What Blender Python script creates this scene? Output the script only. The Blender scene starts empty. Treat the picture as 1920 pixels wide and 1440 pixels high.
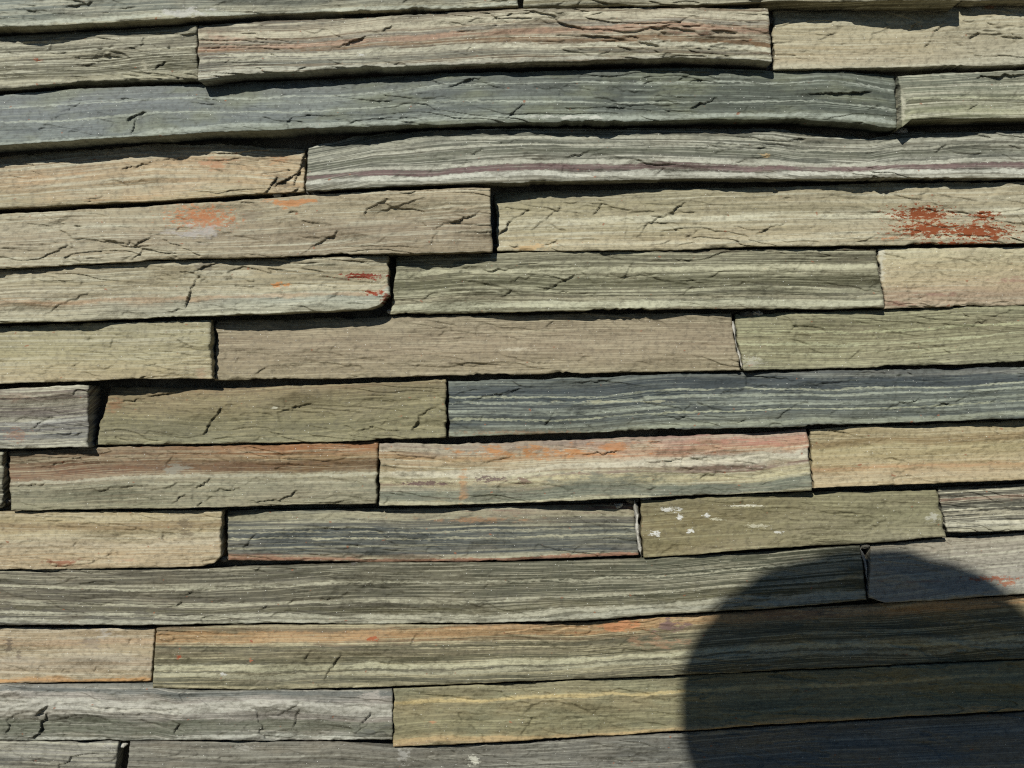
import bpy, math, zlib
import numpy as np
from mathutils import Matrix, Vector

# ---------------------------------------------------------------- camera, sky, sun, exposure
SC = bpy.context.scene
COL = SC.collection
PXM = 0.56 / 1920.0            # metres of wall per photo pixel on the mean wall plane
CAM_D = 0.56                   # camera to wall plane
ROLL = math.radians(1.35)      # the photographer held the camera slightly rolled
GROUND_Z = -1.34               # ground below the lens
cr, sr = math.cos(ROLL), math.sin(ROLL)
cam_d = bpy.data.cameras.new('camera')
cam = bpy.data.objects.new('camera', cam_d)
COL.objects.link(cam)
cam_d.sensor_width = 36.0
cam_d.lens = 36.0
cam_d.clip_start = 0.01
cam_d.clip_end = 500.0
cam.matrix_world = Matrix(((cr, sr, 0, 0), (0, 0, -1, -CAM_D), (-sr, cr, 0, 0), (0, 0, 0, 1)))
SC.camera = cam

SUN_A, SUN_B = 0.36, 0.72      # sideways and downward travel of the light per metre towards the wall
sun_dir = Vector((SUN_A, 1.0, -SUN_B)).normalized()
world = bpy.data.worlds.new('World')
SC.world = world
world.use_nodes = True
wn = world.node_tree
sky = wn.nodes.new('ShaderNodeTexSky')
sky.sky_type = 'NISHITA'
sky.sun_disc = False
sky.sun_elevation = math.asin(-sun_dir.z)
sky.sun_rotation = math.atan2(-sun_dir.x, -sun_dir.y)
sky.air_density = 1.0
sky.dust_density = 0.0
sky.ozone_density = 3.0
sky.altitude = 1500.0
wn.nodes['Background'].inputs['Strength'].default_value = 0.058
wn.links.new(sky.outputs['Color'], wn.nodes['Background'].inputs['Color'])
sun_l = bpy.data.lights.new('sun', 'SUN')
sun_l.energy = 4.75
sun_l.angle = math.radians(0.53)
sun_l.color = (1.0, 0.972, 0.92)
sun = bpy.data.objects.new('sun', sun_l)
COL.objects.link(sun)
sun.location = (-1.5, -4.0, 3.0)
sun.rotation_euler = sun_dir.to_track_quat('-Z', 'Y').to_euler()
SC.view_settings.view_transform = 'Standard'
SC.view_settings.look = 'None'
SC.view_settings.gamma = 1.0
SC.view_settings.exposure = 0.0
SC.view_settings.use_curve_mapping = False
SC.cycles.max_bounces = 3
SC.cycles.diffuse_bounces = 1
SC.cycles.use_denoising = False
SC.cycles.filter_width = 1.15

# ---------------------------------------------------------------- numbers: noise, unprojection, meshes
RNG = np.random.default_rng(7)
TAB = RNG.uniform(-1, 1, (256, 256))


def vn(x, y, seed=0):
    x = np.asarray(x, float) + seed * 17.31
    y = np.asarray(y, float) + seed * 9.73
    xi = np.floor(x); yi = np.floor(y)
    fx = x - xi; fy = y - yi
    xi = xi.astype(np.int64); yi = yi.astype(np.int64)
    x0 = xi & 255; x1 = (xi + 1) & 255; y0 = yi & 255; y1 = (yi + 1) & 255
    fx = fx * fx * fx * (fx * (fx * 6 - 15) + 10)
    fy = fy * fy * fy * (fy * (fy * 6 - 15) + 10)
    a = TAB[x0, y0] * (1 - fx) + TAB[x1, y0] * fx
    b = TAB[x0, y1] * (1 - fx) + TAB[x1, y1] * fx
    return a * (1 - fy) + b * fy


def fbm(x, y, seed, octv=3, gain=0.5):
    s = 0.0; a = 1.0; t = 0.0
    for o in range(octv):
        s = s + a * vn(x * 2 ** o, y * 2 ** o, seed + 31 * o)
        t += a; a *= gain
    return s / t


def sstep(a, b, x):
    t = np.clip((x - a) / (b - a), 0, 1)
    return t * t * (3 - 2 * t)


def unproject(px, py, p):
    """photo pixel + distance p (pixels, towards the viewer) -> point in the place"""
    k = (1920.0 - p) / 1920.0
    ix = (px - 960.0) * PXM * k
    iz = (720.0 - py) * PXM * k
    return ix * cr + iz * sr, -p * PXM, -ix * sr + iz * cr


def grid_mesh(name, V, nr, nc, attrs, smooth=True):
    me = bpy.data.meshes.new(name)
    add_grid([(V, nr, nc, attrs)], me, smooth)
    return me


def add_grid(blocks, me, smooth=True):
    Vs, Qs, off = [], [], 0
    for V, nr, nc, at in blocks:
        r, c = np.meshgrid(np.arange(nr - 1), np.arange(nc - 1), indexing='ij')
        i = (r * nc + c).ravel() + off
        Qs.append(np.stack([i, i + nc, i + nc + 1, i + 1], 1))
        Vs.append(V); off += len(V)
    V = np.concatenate(Vs).astype(np.float32); Q = np.concatenate(Qs).astype(np.int32)
    me.vertices.add(len(V)); me.vertices.foreach_set('co', V.ravel())
    me.loops.add(Q.size); me.loops.foreach_set('vertex_index', Q.ravel())
    me.polygons.add(len(Q))
    me.polygons.foreach_set('loop_start', np.arange(0, Q.size, 4, dtype=np.int32))
    me.update(calc_edges=True)
    me.polygons.foreach_set('use_smooth', np.full(len(Q), smooth))
    for key in blocks[0][3]:
        arr = np.concatenate([b[3][key] for b in blocks]).astype(np.float32)
        if arr.ndim == 1:
            a = me.attributes.new(key, 'FLOAT', 'POINT'); a.data.foreach_set('value', arr)
        else:
            a = me.attributes.new(key, 'FLOAT_VECTOR', 'POINT'); a.data.foreach_set('vector', arr.ravel())


# ---------------------------------------------------------------- materials
def lin(c, desat=0.17):
    out = []
    gy = 0.3 * c[0] + 0.55 * c[1] + 0.15 * c[2]
    c = [v + (gy - v) * desat for v in c]
    c = [c[0] * 0.988, c[1] * 1.001, c[2] * 1.0]
    for v in c:
        v = v / 255.0
        out.append(v / 12.92 if v <= 0.04045 else ((v + 0.055) / 1.055) ** 2.4)
    return (out[0], out[1], out[2], 1.0)


class NT:
    def __init__(self, name):
        self.m = bpy.data.materials.new(name)
        self.m.use_nodes = True
        self.t = self.m.node_tree
        self.b = self.t.nodes['Principled BSDF']

    def n(self, kind, **kw):
        nd = self.t.nodes.new(kind)
        for k, v in kw.items():
            setattr(nd, k, v)
        return nd

    def put(self, sock, v):
        if isinstance(v, bpy.types.NodeSocket):
            self.t.links.new(v, sock)
        else:
            sock.default_value = v

    def math(self, op, a, b=0.0, c=0.0, clamp=False):
        nd = self.n('ShaderNodeMath', operation=op, use_clamp=clamp)
        for i, v in enumerate((a, b, c)):
            self.put(nd.inputs[i], v)
        return nd.outputs[0]

    def comb(self, x, y, z=0.0):
        nd = self.n('ShaderNodeCombineXYZ')
        for i, v in enumerate((x, y, z)):
            self.put(nd.inputs[i], v)
        return nd.outputs[0]

    def noise(self, vec, scale=1.0, detail=3.0, rough=0.55, dist=0.0, dim='2D'):
        nd = self.n('ShaderNodeTexNoise', noise_dimensions=dim)
        self.put(nd.inputs['Vector'], vec)
        nd.inputs['Scale'].default_value = scale
        nd.inputs['Detail'].default_value = detail
        nd.inputs['Roughness'].default_value = rough
        nd.inputs['Distortion'].default_value = dist
        return nd.outputs['Fac']

    def rng(self, v, a, b, c=0.0, d=1.0, smooth=True):
        nd = self.n('ShaderNodeMapRange')
        nd.interpolation_type = 'SMOOTHSTEP' if smooth else 'LINEAR'
        self.put(nd.inputs['Value'], v)
        for k, x in (('From Min', a), ('From Max', b), ('To Min', c), ('To Max', d)):
            self.put(nd.inputs[k], x)
        return nd.outputs[0]

    def mix(self, fac, a, b, mode='MIX'):
        nd = self.n('ShaderNodeMix', data_type='RGBA', blend_type=mode)
        self.put(nd.inputs[0], fac)
        self.put(nd.inputs[6], a)
        self.put(nd.inputs[7], b)
        return nd.outputs[2]

    def ramp(self, fac, stops):
        nd = self.n('ShaderNodeValToRGB')
        e = nd.color_ramp.elements
        while len(e) < len(stops):
            e.new(0.5)
        for i, (p, c) in enumerate(sorted(stops, key=lambda s: s[0])):
            e[i].position = p
            e[i].color = lin(c)
        self.put(nd.inputs['Fac'], fac)
        return nd.outputs['Color']

    def attr(self, name):
        return self.n('ShaderNodeAttribute', attribute_name=name)


def slate(name, seed, left=None, right=None, light=(182, 174, 148), la=0.5, fa=0.35, dark=(62, 60, 48), da=0.45,
          blotch=(150, 132, 104), ba=0.2, freq=1.0, rust=0.0, stains=(), warp=0.12, rough=0.82, lines=0.75, bands=(), tint=False):
    """split slate: bedding bands across the stone's height, streaks along it, grain, painted mica glints, stain marks and hollow shade"""
    kd = 0.965 - 0.13 * min(la, 0.6)
    left, right = ([(p, [c * kd for c in col]) for p, col in r] if r else r for r in (left, right))
    T = NT(name)
    st = T.attr('strata'); sep = T.n('ShaderNodeSeparateXYZ')
    T.t.links.new(st.outputs['Vector'], sep.inputs[0])
    X, S, V = sep.outputs
    sd = seed * 3.7

    def nz2(fx, fy, k, detail, rg=0.6, ax=None, ay=None):
        return T.noise(T.comb(T.math('MULTIPLY_ADD', ax or X, fx, sd + k * 5.3), T.math('MULTIPLY_ADD', ay or S, fy, k * 11.7)), 1.0, detail, rg)
    w1 = nz2(0.9, 3.0, 0, 3)
    w2 = nz2(10.0, 34.0, 1, 1)
    Vw = T.math('ADD', T.math('MULTIPLY_ADD', w1, warp * 2, T.math('SUBTRACT', V, warp)), T.math('MULTIPLY_ADD', w2, 0.04, -0.02))
    w3 = nz2(0.7, 2.2, 2, 3)
    if tint:
        base = T.attr('tint').outputs['Color']
        base = T.mix(T.rng(w1, 0.35, 0.65), base, T.attr('tint_b').outputs['Color'])
    else:
        base = T.ramp(Vw, left)
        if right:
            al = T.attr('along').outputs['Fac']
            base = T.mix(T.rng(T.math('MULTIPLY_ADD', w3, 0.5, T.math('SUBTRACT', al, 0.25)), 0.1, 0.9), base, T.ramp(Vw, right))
    base = T.mix(T.math('MULTIPLY', T.rng(w3, 0.45, 0.7), ba), base, lin(blotch))
    # bedding: ribbons, thin laminae pinching out along the stone, hair-fine lineation
    pf = T.rng(w3, 0.36, 0.60, 1.0, 0.55)
    sA = nz2(0.10, 9.0 * freq, 3, 2, 0.6)
    sL = nz2(0.085, 19.0 * freq, 13, 2, 0.6)
    sB = nz2(0.55, 50.0 * freq, 4, 1)
    brk = T.rng(nz2(1.0, 7.0, 14, 2, 0.65), 0.34, 0.52)
    base = T.mix(T.math('MULTIPLY', T.rng(sA, 0.38, 0.45, min(1, da * da * 2.6), 0.0), pf), base, lin(dark))
    base = T.mix(T.math('MULTIPLY', T.rng(sA, 0.56, 0.62, 0.0, min(1, la * la * 2.6)), pf), base, lin(light))
    base = T.mix(T.rng(sL, 0.36, 0.44, min(1, da * da * 2.4), 0.0), base, lin(dark))
    base = T.mix(T.math('MULTIPLY', T.rng(sL, 0.57, 0.63, 0.0, min(1, la * la * 2.2 + lines * 0.2)), brk), base, lin([min(255, c + 10) for c in light]))
    base = T.mix(T.rng(sB, 0.54, 0.68, 0.0, fa), base, lin(light))
    base = T.mix(T.rng(sB, 0.30, 0.46, 0.4 * fa + 0.05, 0.0), base, lin(dark))
    # single beds of another colour: (place at the left end, at the right end, half thickness, colour, strength)
    if bands:
        alb = T.attr('along').outputs['Fac']
        Vb = T.math('ADD', T.math('MULTIPLY_ADD', w1, 0.10, V), T.math('MULTIPLY_ADD', w2, 0.05, -0.075))
        for v0, v1, hw, colr, amt in bands:
            dv = T.math('ABSOLUTE', T.math('SUBTRACT', Vb, T.math('MULTIPLY_ADD', alb, v1 - v0, v0)))
            dv = T.math('MULTIPLY_ADD', T.math('SUBTRACT', 1.0, brk), min(0.02, hw * 0.6), dv)
            bf = T.rng(dv, hw * 0.75, hw * 0.75 + min(0.035, 0.012 + hw * 0.6), amt, 0.0)
            bf = T.math('MULTIPLY', bf, T.rng(brk, 0.0, 1.0, 0.6, 1.0))
            base = T.mix(bf, base, lin(colr))
        base = T.mix(T.rng(sB, 0.54, 0.70, 0.0, fa * 0.7), base, lin(light))
        base = T.mix(T.rng(sB, 0.28, 0.45, 0.2, 0.0), base, lin(dark))
    # mineral grain, and mica sparkle painted in as pale specks
    g1 = nz2(9.0, 12.0, 6, 3, 0.7)
    base = T.mix(1.0, base, T.ramp(g1, [(0.32, (212, 211, 208)), (0.5, (246, 246, 245)), (0.64, (255, 255, 255))]), 'MULTIPLY')
    sp = nz2(30.0, 34.0, 7, 0)
    base = T.mix(T.rng(sp, 0.885, 0.92, 0.0, 0.55), base, lin((226, 224, 212)))
    rs = nz2(6.0, 9.0, 8, 1)
    base = T.mix(T.rng(rs, 0.80 - rust * 0.1, 0.85 - rust * 0.1, 0.0, 0.7), base, lin((142, 82, 50)))
    # stain marks and painted shade of hollows, each with its own place and outline
    if stains:
        sp2 = T.n('ShaderNodeSeparateXYZ')
        T.t.links.new(T.attr('face').outputs['Vector'], sp2.inputs[0])
        FY = sp2.outputs[1]
        coarse = fine = None
        for k, (cx, cy, rx, ry, colr, amt, soft, nz) in enumerate(stains):
            ex = T.math('MULTIPLY_ADD', X, 100.0 / rx, -cx / rx)
            ey = T.math('MULTIPLY_ADD', FY, 100.0 / ry, -cy / ry)
            d = T.math('SQRT', T.math('ADD', T.math('MULTIPLY', ex, ex), T.math('MULTIPLY', ey, ey)))
            if nz < 8:
                coarse = coarse or nz2(2.6, 8.5, 9, 5, 0.72, None, FY)
                nn = coarse
            else:
                fine = fine or nz2(8.0, 19.0, 10, 4, 0.78, None, FY)
                nn = fine
            v = T.math('SUBTRACT', T.math('MULTIPLY_ADD', nn, 5.0 if soft <= 0.3 else 4.2, -1.6 if soft <= 0.3 else -1.25), d)
            base = T.mix(T.rng(v, 0.0, soft, 0.0, amt), base, lin([c * 0.93 for c in colr], 0.1 if soft <= 0.3 else 0.26))
    T.put(T.b.inputs['Base Color'], base)
    T.put(T.b.inputs['Roughness'], T.rng(g1, 0.3, 0.7, rough - 0.12, rough + 0.08))
    T.b.inputs['Specular IOR Level'].default_value = 0.3
    gi = nz2(6.0, 10.0, 12, 3, 0.6)
    bp = T.n('ShaderNodeBump')
    bp.inputs['Strength'].default_value = 0.75
    bp.inputs['Distance'].default_value = 0.00062
    T.put(bp.inputs['Height'], T.math('MULTIPLY_ADD', sL, 0.12, gi))
    T.t.links.new(bp.outputs[0], T.b.inputs['Normal'])
    return T.m


def plain(name, c1, c2, scale, rough=0.9, bump=0.002):
    T = NT(name)
    tc = T.n('ShaderNodeTexCoord')
    nz = T.noise(tc.outputs['Object'], scale, 6.0, 0.65, dim='3D')
    T.put(T.b.inputs['Base Color'], T.mix(T.rng(nz, 0.35, 0.65), lin(c1), lin(c2)))
    T.b.inputs['Roughness'].default_value = rough
    if bump:
        bp = T.n('ShaderNodeBump'); bp.inputs['Distance'].default_value = bump
        T.put(bp.inputs['Height'], nz)
        T.t.links.new(bp.outputs[0], T.b.inputs['Normal'])
    return T.m


M_MORTAR = plain('pale_mortar', (196, 190, 176), (150, 144, 130), 260.0, 0.95, 0.001)
M_CORE = plain('mortar_bed', (112, 106, 92), (78, 74, 64), 120.0, 0.95, 0.004)
M_PAVE = plain('asphalt', (58, 58, 58), (46, 46, 47), 9.0, 0.92, 0.003)


# ---------------------------------------------------------------- one split stone
def relief(px, py, v, seed, rough, cracks, H, flakes, span):
    """height of the riven face in pixels"""
    h = 7.5 * rough * fbm(px / 310, py / 95, seed, 2)
    hl = h
    h = h + 4.2 * rough * fbm(px / 130 + 0.4 * vn(px / 90, py / 60, seed + 2), py / 28, seed + 1, 1)
    # conchoidal scars of the split: shallow bowls meeting in ridges
    rf = np.random.default_rng(seed + 5000)
    wx = px + 9 * vn(px / 45, py / 25, seed + 90); wy = py + 5 * vn(px / 40, py / 20, seed + 91)
    f = np.full(px.shape, 1e9)
    nx = max(2, int((span[1] - span[0]) / 120))
    for kx in range(-1, nx + 1):
        for ky in range(3):
            sx = span[0] + (kx + rf.uniform(0, 1)) * 120
            sy = span[2] + (ky + rf.uniform(0, 1)) * H / 3
            gx, gy, of = rf.uniform(-.012, .012), rf.uniform(-.08, .08), rf.uniform(0, 2.2)
            rx, ry = rf.uniform(55, 110), rf.uniform(20, 42)
            lo, hi = np.searchsorted(px[0], sx - 340), np.searchsorted(px[0], sx + 340)
            if hi <= lo:
                continue
            dx = wx[:, lo:hi] - sx; dy = wy[:, lo:hi] - sy
            f[:, lo:hi] = np.minimum(f[:, lo:hi], of + gx * dx + gy * dy + (dx / rx) ** 2 + (dy / ry) ** 2)
    h = h + 3.7 * rough * np.minimum(f, 4.0)
    # thin plates that broke off along the bedding: terraces with ragged edges
    q = 2.6 * fbm(px / 240, py / 36, seed + 5, 4, 0.5) - 0.020 * (py - 0.3 * px)
    fr = q - np.floor(q)
    h += 3.6 * rough * (np.floor(q) + sstep(0.0, 0.10, fr) - q) * (0.15 + 1.0 * sstep(-0.05, 0.5, vn(px / 210, py / 60, seed + 7)))
    # spalls: shallow ragged-edged patches where a flake has come away
    m1 = fbm(px / 150 + 0.3 * vn(px / 40, py / 25, seed + 71), py / 42 - px / 400, seed + 70, 4, 0.5)
    h -= 4.2 * rough * sstep(0.26, 0.31, m1) * (0.6 + 0.5 * vn(px / 60, py / 30, seed + 72))
    m2 = fbm(px / 48, py / 15 - px / 120, seed + 73, 3, 0.5)
    h -= 1.5 * rough * sstep(0.42, 0.49, m2)
    # lineation running obliquely up to the right
    a = math.radians(24)
    s1 = px * math.cos(a) - py * math.sin(a); s2 = px * math.sin(a) + py * math.cos(a)
    h += 0.75 * rough * fbm(s1 / 75, s2 / 11, seed + 8, 3, 0.55) * (0.4 + 0.9 * sstep(-0.2, 0.5, vn(px / 160, py / 70, seed + 11)))
    # bedding ridges and crumb
    h += 0.3 * rough * fbm(px / 120, py / 6.5, seed + 9, 2)
    h += 0.28 * rough * fbm(px / 17, py / 8, seed + 10, 3, 0.6)
    rg = np.random.default_rng(seed + 900)
    cl = list(cracks)
    for k in range(flakes // 3):
        x = rg.uniform(span[0], span[1]); yy = rg.uniform(span[2] + 0.12 * H, span[3] - 0.1 * H)
        ln = rg.uniform(10, 42); an = math.radians(rg.choice([rg.uniform(18, 48), rg.uniform(-6, 12), rg.uniform(55, 85)]))
        cl.append((x, yy, x + ln * math.cos(an), yy - ln * math.sin(an), rg.uniform(0.8, 2.4)))
    for i, (x1, y1, x2, y2, d) in enumerate(cl):
        L = math.hypot(x2 - x1, y2 - y1); tx, ty = (x2 - x1) / L, (y2 - y1) / L
        ext = 22 + 0.5 * L
        box = (px > min(x1, x2) - ext) & (px < max(x1, x2) + ext) & (py > min(y1, y2) - ext) & (py < max(y1, y2) + ext)
        if not box.any():
            continue
        X = px[box]; Y = py[box]
        t = ((X - x1) * tx + (Y - y1) * ty) / L
        s = -(X - x1) * ty + (Y - y1) * tx
        if tx < 0:
            s = -s
        s = s + 2.6 * vn(t * L / 11, t * 0 + i, seed + 40 + i) + 1.1 * vn(t * L / 4, t * 0 + i, seed + 60 + i)
        tp = np.clip(1 - np.abs(2 * t - 1) ** 2.5, 0, 1) ** 0.6
        tail = 9 + 0.22 * L
        prof = np.where(s > 0, -sstep(0, 1.5, s) * np.exp(-np.maximum(s - 1.5, 0) / tail), 0.35 * np.exp(np.minimum(s, 0) / (0.6 * tail)) * 0.6)
        prof = np.where(s <= 0, prof, prof + 0.21 * (1 - sstep(0, 1.5, s)))
        dm = d * min(1.1, 0.55 + 0.065 * d) * (0.75 + 0.45 * vn(t * L / 13, t * 0, seed + 80 + i))
        h[box] += 1.0 * dm * tp * prof
        hl[box] += 0.2 * dm * tp * prof
    return h, hl


def stone_grid(top, bot, xl, xr, pt, pb, seed, rough=1.0, cracks=(), flakes=8, step=(1.9, 1.35), tb=1.0, back=70.0, ext=None):
    """outline in photo pixels -> closed riven block: (vertices, rows, cols, attributes)"""
    tx, ty = zip(*top); bx, by = zip(*bot)
    width = max(xr[0], xr[1]) - min(xl[0], xl[1])
    H = float(np.mean(by) - np.mean(ty))
    nu = max(8, int(width / step[0])); nv = max(6, int(H / step[1]))
    u, v = np.meshgrid(np.linspace(0, 1, nu), np.linspace(0, 1, nv))
    # rows closer together at the upper and lower edge
    v = v - 0.035 * np.sin(2 * np.pi * v)
    jl = 2.4 * min(tb, 1) * vn(v * H / 14, v * 0, seed + 3) + 0.9 * vn(v * H / 5, v * 0, seed + 4)
    jr = 2.4 * min(tb, 1) * vn(v * H / 14, v * 0, seed + 5) + 0.9 * vn(v * H / 5, v * 0, seed + 6)
    L = xl[0] + (xl[1] - xl[0]) * v + jl
    R = xr[0] + (xr[1] - xr[0]) * v + jr
    px = L + (R - L) * u

    def ext_interp(x, xs, ys):
        y = np.interp(x, xs, ys)
        sl = math.tan(-ROLL)
        y = np.where(x < xs[0], ys[0] + (x - xs[0]) * sl, y)
        return np.where(x > xs[-1], ys[-1] + (x - xs[-1]) * sl, y)
    T0 = ext_interp(px, tx, ty); B0 = ext_interp(px, bx, by)
    T = T0 + 0.2 + 0.5 * min(tb, 1) + 1.3 * tb * (0.35 + vn(px / 33, px * 0, seed + 12)) + 0.7 * tb * vn(px / 9, px * 0, seed + 13)
    B = B0 + 1.0 * vn(px / 45, px * 0, seed + 14) + 0.5 * vn(px / 9, px * 0, seed + 15)
    B = B - 4.0 * min(tb, 1) * sstep(0.4, 0.8, vn(px / 70, px * 0, seed + 34)) * (0.6 + 0.4 * vn(px / 6, px * 0, seed + 35))
    py = T + (B - T) * v
    fu = (px - xl[0]) / (xr[0] - xl[0])
    vs = (py - T0) / np.maximum(B0 - T0, 1)
    p0 = (pt[0] + (pt[1] - pt[0]) * fu) * (1 - vs) + (pb[0] + (pb[1] - pb[0]) * fu) * vs
    span = (px.min(), px.max(), ty[0] if len(ty) == 1 else float(np.mean(ty)), float(np.mean(by)))
    h, hl = relief(px, py, v, seed, rough, cracks, H, flakes, span)
    dt = py - T; db = B - py; dl = px - L; dr = R - px
    rt = np.clip(2 + tb * (5 + 9 * (0.3 + fbm(px / 60, px * 0, seed + 16, 3))), 3, 26)
    rb = np.clip(3.0 + 2.5 * fbm(px / 30, px * 0, seed + 17, 2), 1.5, 8)
    # chipped lower arris
    rb = rb + 5 * sstep(0.45, 0.8, vn(px / 40, px * 0, seed + 18))
    re = 1.5 + 2.5 * min(tb, 1) + 2.0 * min(tb, 1) * vn(v * H / 20, v * 0, seed + 19)
    edge = 0.42 * rt * np.clip(1 - dt / rt, 0, 1) ** 2 + 0.6 * rb * np.clip(1 - db / rb, 0, 1) ** 2
    edge = edge + 0.7 * re * np.clip(1 - dl / re, 0, 1) ** 2 + 0.7 * re * np.clip(1 - dr / re, 0, 1) ** 2
    p = p0 + h - edge
    X, Y, Z = unproject(px, py, p)
    # bedding coordinate: follows the stone, warped, and cut by the relief like contour lines
    Hm = np.maximum(B0 - T0, 1)
    S0 = (py - T0) + 4.5 * fbm(px / 260, py / 140, seed + 20, 2) + 0.9 * hl + 0.15 * h
    Vn = S0 / Hm
    face = np.stack([px / 100, py / 100, px * 0], -1)
    # wrap the borders back into the wall
    steps = np.array([2.0, 7.0, 20.0, back]) * PXM
    front = np.stack([X, Y, Z], -1)
    strata = np.stack([px / 100, S0 / 100 + seed * 0.37, Vn], -1)
    along = fu

    def wrap(A, isP, axis):
        k = len(steps)
        first = A[:1] if axis == 0 else A[:, :1]
        last = A[-1:] if axis == 0 else A[:, -1:]
        pre, post = [], []
        for i, s in enumerate(steps):
            a = first.copy(); b = last.copy()
            if isP:
                a[..., 1] += s; b[..., 1] += s
                if i == k - 1:
                    a[..., 1] = 0.0 + back * PXM; b[..., 1] = 0.0 + back * PXM
                jig = 0.5 * PXM * vn(a[..., 0] / PXM / 12, a[..., 2] / PXM / 12 + i * 7, seed + 21 + i)
                jig2 = 0.5 * PXM * vn(b[..., 0] / PXM / 12, b[..., 2] / PXM / 12 + i * 7, seed + 25 + i)
                ax = 2 if axis == 0 else 0
                a[..., ax] += jig - (PXM * i * 0.5 if axis == 0 else -PXM * i * 0.5)
                b[..., ax] += jig2 + (PXM * i * 0.5 if axis == 0 else -PXM * i * 0.5)
            pre.insert(0, a); post.append(b)
        return np.concatenate(pre + [A] + post, axis)
    P = wrap(wrap(front, True, 0), True, 1)
    ST = wrap(wrap(strata, False, 0), False, 1)
    # on the wrapped sides let the pattern run on instead of smearing
    dY = np.abs(P[..., 1] - np.clip(P[..., 1], Y.min(), Y.max()))
    ST[..., 1] += 0.35 * (P[..., 1] - wrap(wrap(Y[..., None], False, 0), False, 1)[..., 0]) / PXM / 100
    FC = wrap(wrap(face, False, 0), False, 1)
    AL = wrap(wrap(along[..., None], False, 0), False, 1)[..., 0]
    nr, nc = P.shape[:2]
    # orientation: rows run downwards, so (i, i+nc, ...) faces the viewer
    return P.reshape(-1, 3), nr, nc, {'strata': ST.reshape(-1, 3), 'face': FC.reshape(-1, 3), 'along': AL.ravel()}


# ---------------------------------------------------------------- the setting: ground, wall
g = bpy.data.meshes.new('ground')
g.from_pydata([(-40, -60, GROUND_Z), (40, -60, GROUND_Z), (40, 20, GROUND_Z), (-40, 20, GROUND_Z)], [], [(0, 1, 2, 3)])
g.materials.append(M_PAVE)
ground = bpy.data.objects.new('ground', g); COL.objects.link(ground)
ground['kind'] = 'structure'
pv = bpy.data.meshes.new('bounce_strip')  # unseen pale strip, added to bounce sunlight up onto the stones' undersides
PW, PH = -0.85, GROUND_Z + 0.12
GROUND_Z += 0.12
pv.from_pydata([(-40, PW, PH), (40, PW, PH), (40, 0.3, PH), (-40, 0.3, PH), (-40, PW, PH - .2), (40, PW, PH - .2)], [], [(0, 1, 2, 3), (0, 4, 5, 1)])
pv.materials.append(plain('pale_bounce', (166, 148, 108), (152, 136, 100), 6.0, 0.9, 0.003))
bounce_strip = bpy.data.objects.new('bounce_strip', pv); COL.objects.link(bounce_strip)
bounce_strip['kind'] = 'structure'

wall = bpy.data.objects.new('stone_wall', None); COL.objects.link(wall)
wall.location = (0, 0, GROUND_Z)
wall.empty_display_size = 0.1
wall['label'] = 'wall clad in long split slate strips of grey, olive and tan, filling the frame'
wall['category'] = 'stone wall'
wall['kind'] = 'thing'


def child(name, me, parent, mat=None, label=None):
    o = bpy.data.objects.new(name, me); COL.objects.link(o)
    o.parent = parent
    o.matrix_parent_inverse = Matrix.Translation(-parent.location)
    if mat:
        me.materials.append(mat)
    if label:
        o['label'] = label
    return o


WX0, WX1, WZ0, WZ1 = -1.45, 1.45, GROUND_Z, 0.95
bm_v = []
y0, y1 = 0.0125, 0.24
core = bpy.data.meshes.new('mortar_bed')
core.from_pydata([(x, y, z) for x in (WX0, WX1) for y in (y0, y1) for z in (WZ0 + 0.002, WZ1)], [],
                 [(0, 1, 3, 2), (4, 6, 7, 5), (0, 4, 5, 1), (2, 3, 7, 6), (1, 5, 7, 3), (0, 2, 6, 4)])
child('mortar_bed', core, wall, M_CORE)

RUST = (150, 62, 24)
ORNG = (196, 124, 66)
WHITE = (206, 203, 192)
# every stone the photograph shows: outline, how far it stands out, bedding colours, marks
S = []


def st(label, top, bot, xl, xr, pt, pb, left, right=None, rough=1.0, cracks=(), fl=8, tb=1.0, **mat):
    S.append(dict(label=label, top=top, bot=bot, xl=xl, xr=xr, pt=pt, pb=pb, left=left, right=right, rough=rough,
                  cracks=cracks, fl=fl, tb=tb, mat=mat))


# --- course at the upper rim
st('grey-green stone cut off by the top edge, left of its joint, pale lower rim',
   [(-260, -50), (960, -98)], [(-260, 58), (0, 52), (213, 42), (370, 33), (640, 22), (800, 18), (970, 12)], (-260, -262), (972, 972),
   (0, 0), (22, 9), [(0, (120, 124, 112)), (.6, (128, 131, 120)), (.8, (116, 120, 108)), (.93, (158, 158, 138)), (1, (166, 160, 130))],
   [(0, (118, 116, 98)), (.75, (120, 117, 100)), (.95, (168, 156, 124))],
   cracks=[(117, 15, 175, 2, 5), (200, 17, 255, 13, 3), (395, 10, 425, 0, 3), (755, 8, 765, -4, 3)], la=.25, da=.25, stains=[(350, 25, 60, 10, (186, 182, 170), .7, .5, 4)], bands=[(.93,.93,.03,(172,170,150),.8)])
st('brownish stone along the top edge right of the first joint',
   [(978, -98), (1800, -110)], [(982, 14), (1150, 12), (1300, 9), (1440, 3), (1800, 1)], (982, 982), (1797, 1800),
   (-4, 4), (6, 20), [(0, (120, 112, 88)), (1, (150, 138, 104))], cracks=[(1078, 14, 1090, -2, 4), (1040, 12, 1060, -1, 3)])
st('sliver of tan stone in the top right corner', [(1802, -105), (2100, -112)], [(1804, 2), (1920, 1), (2100, -4)], (1803, 1804), (2100, 2100),
   (0, 0), (4, 4), [(0, (160, 146, 112)), (1, (164, 150, 118))])
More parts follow.
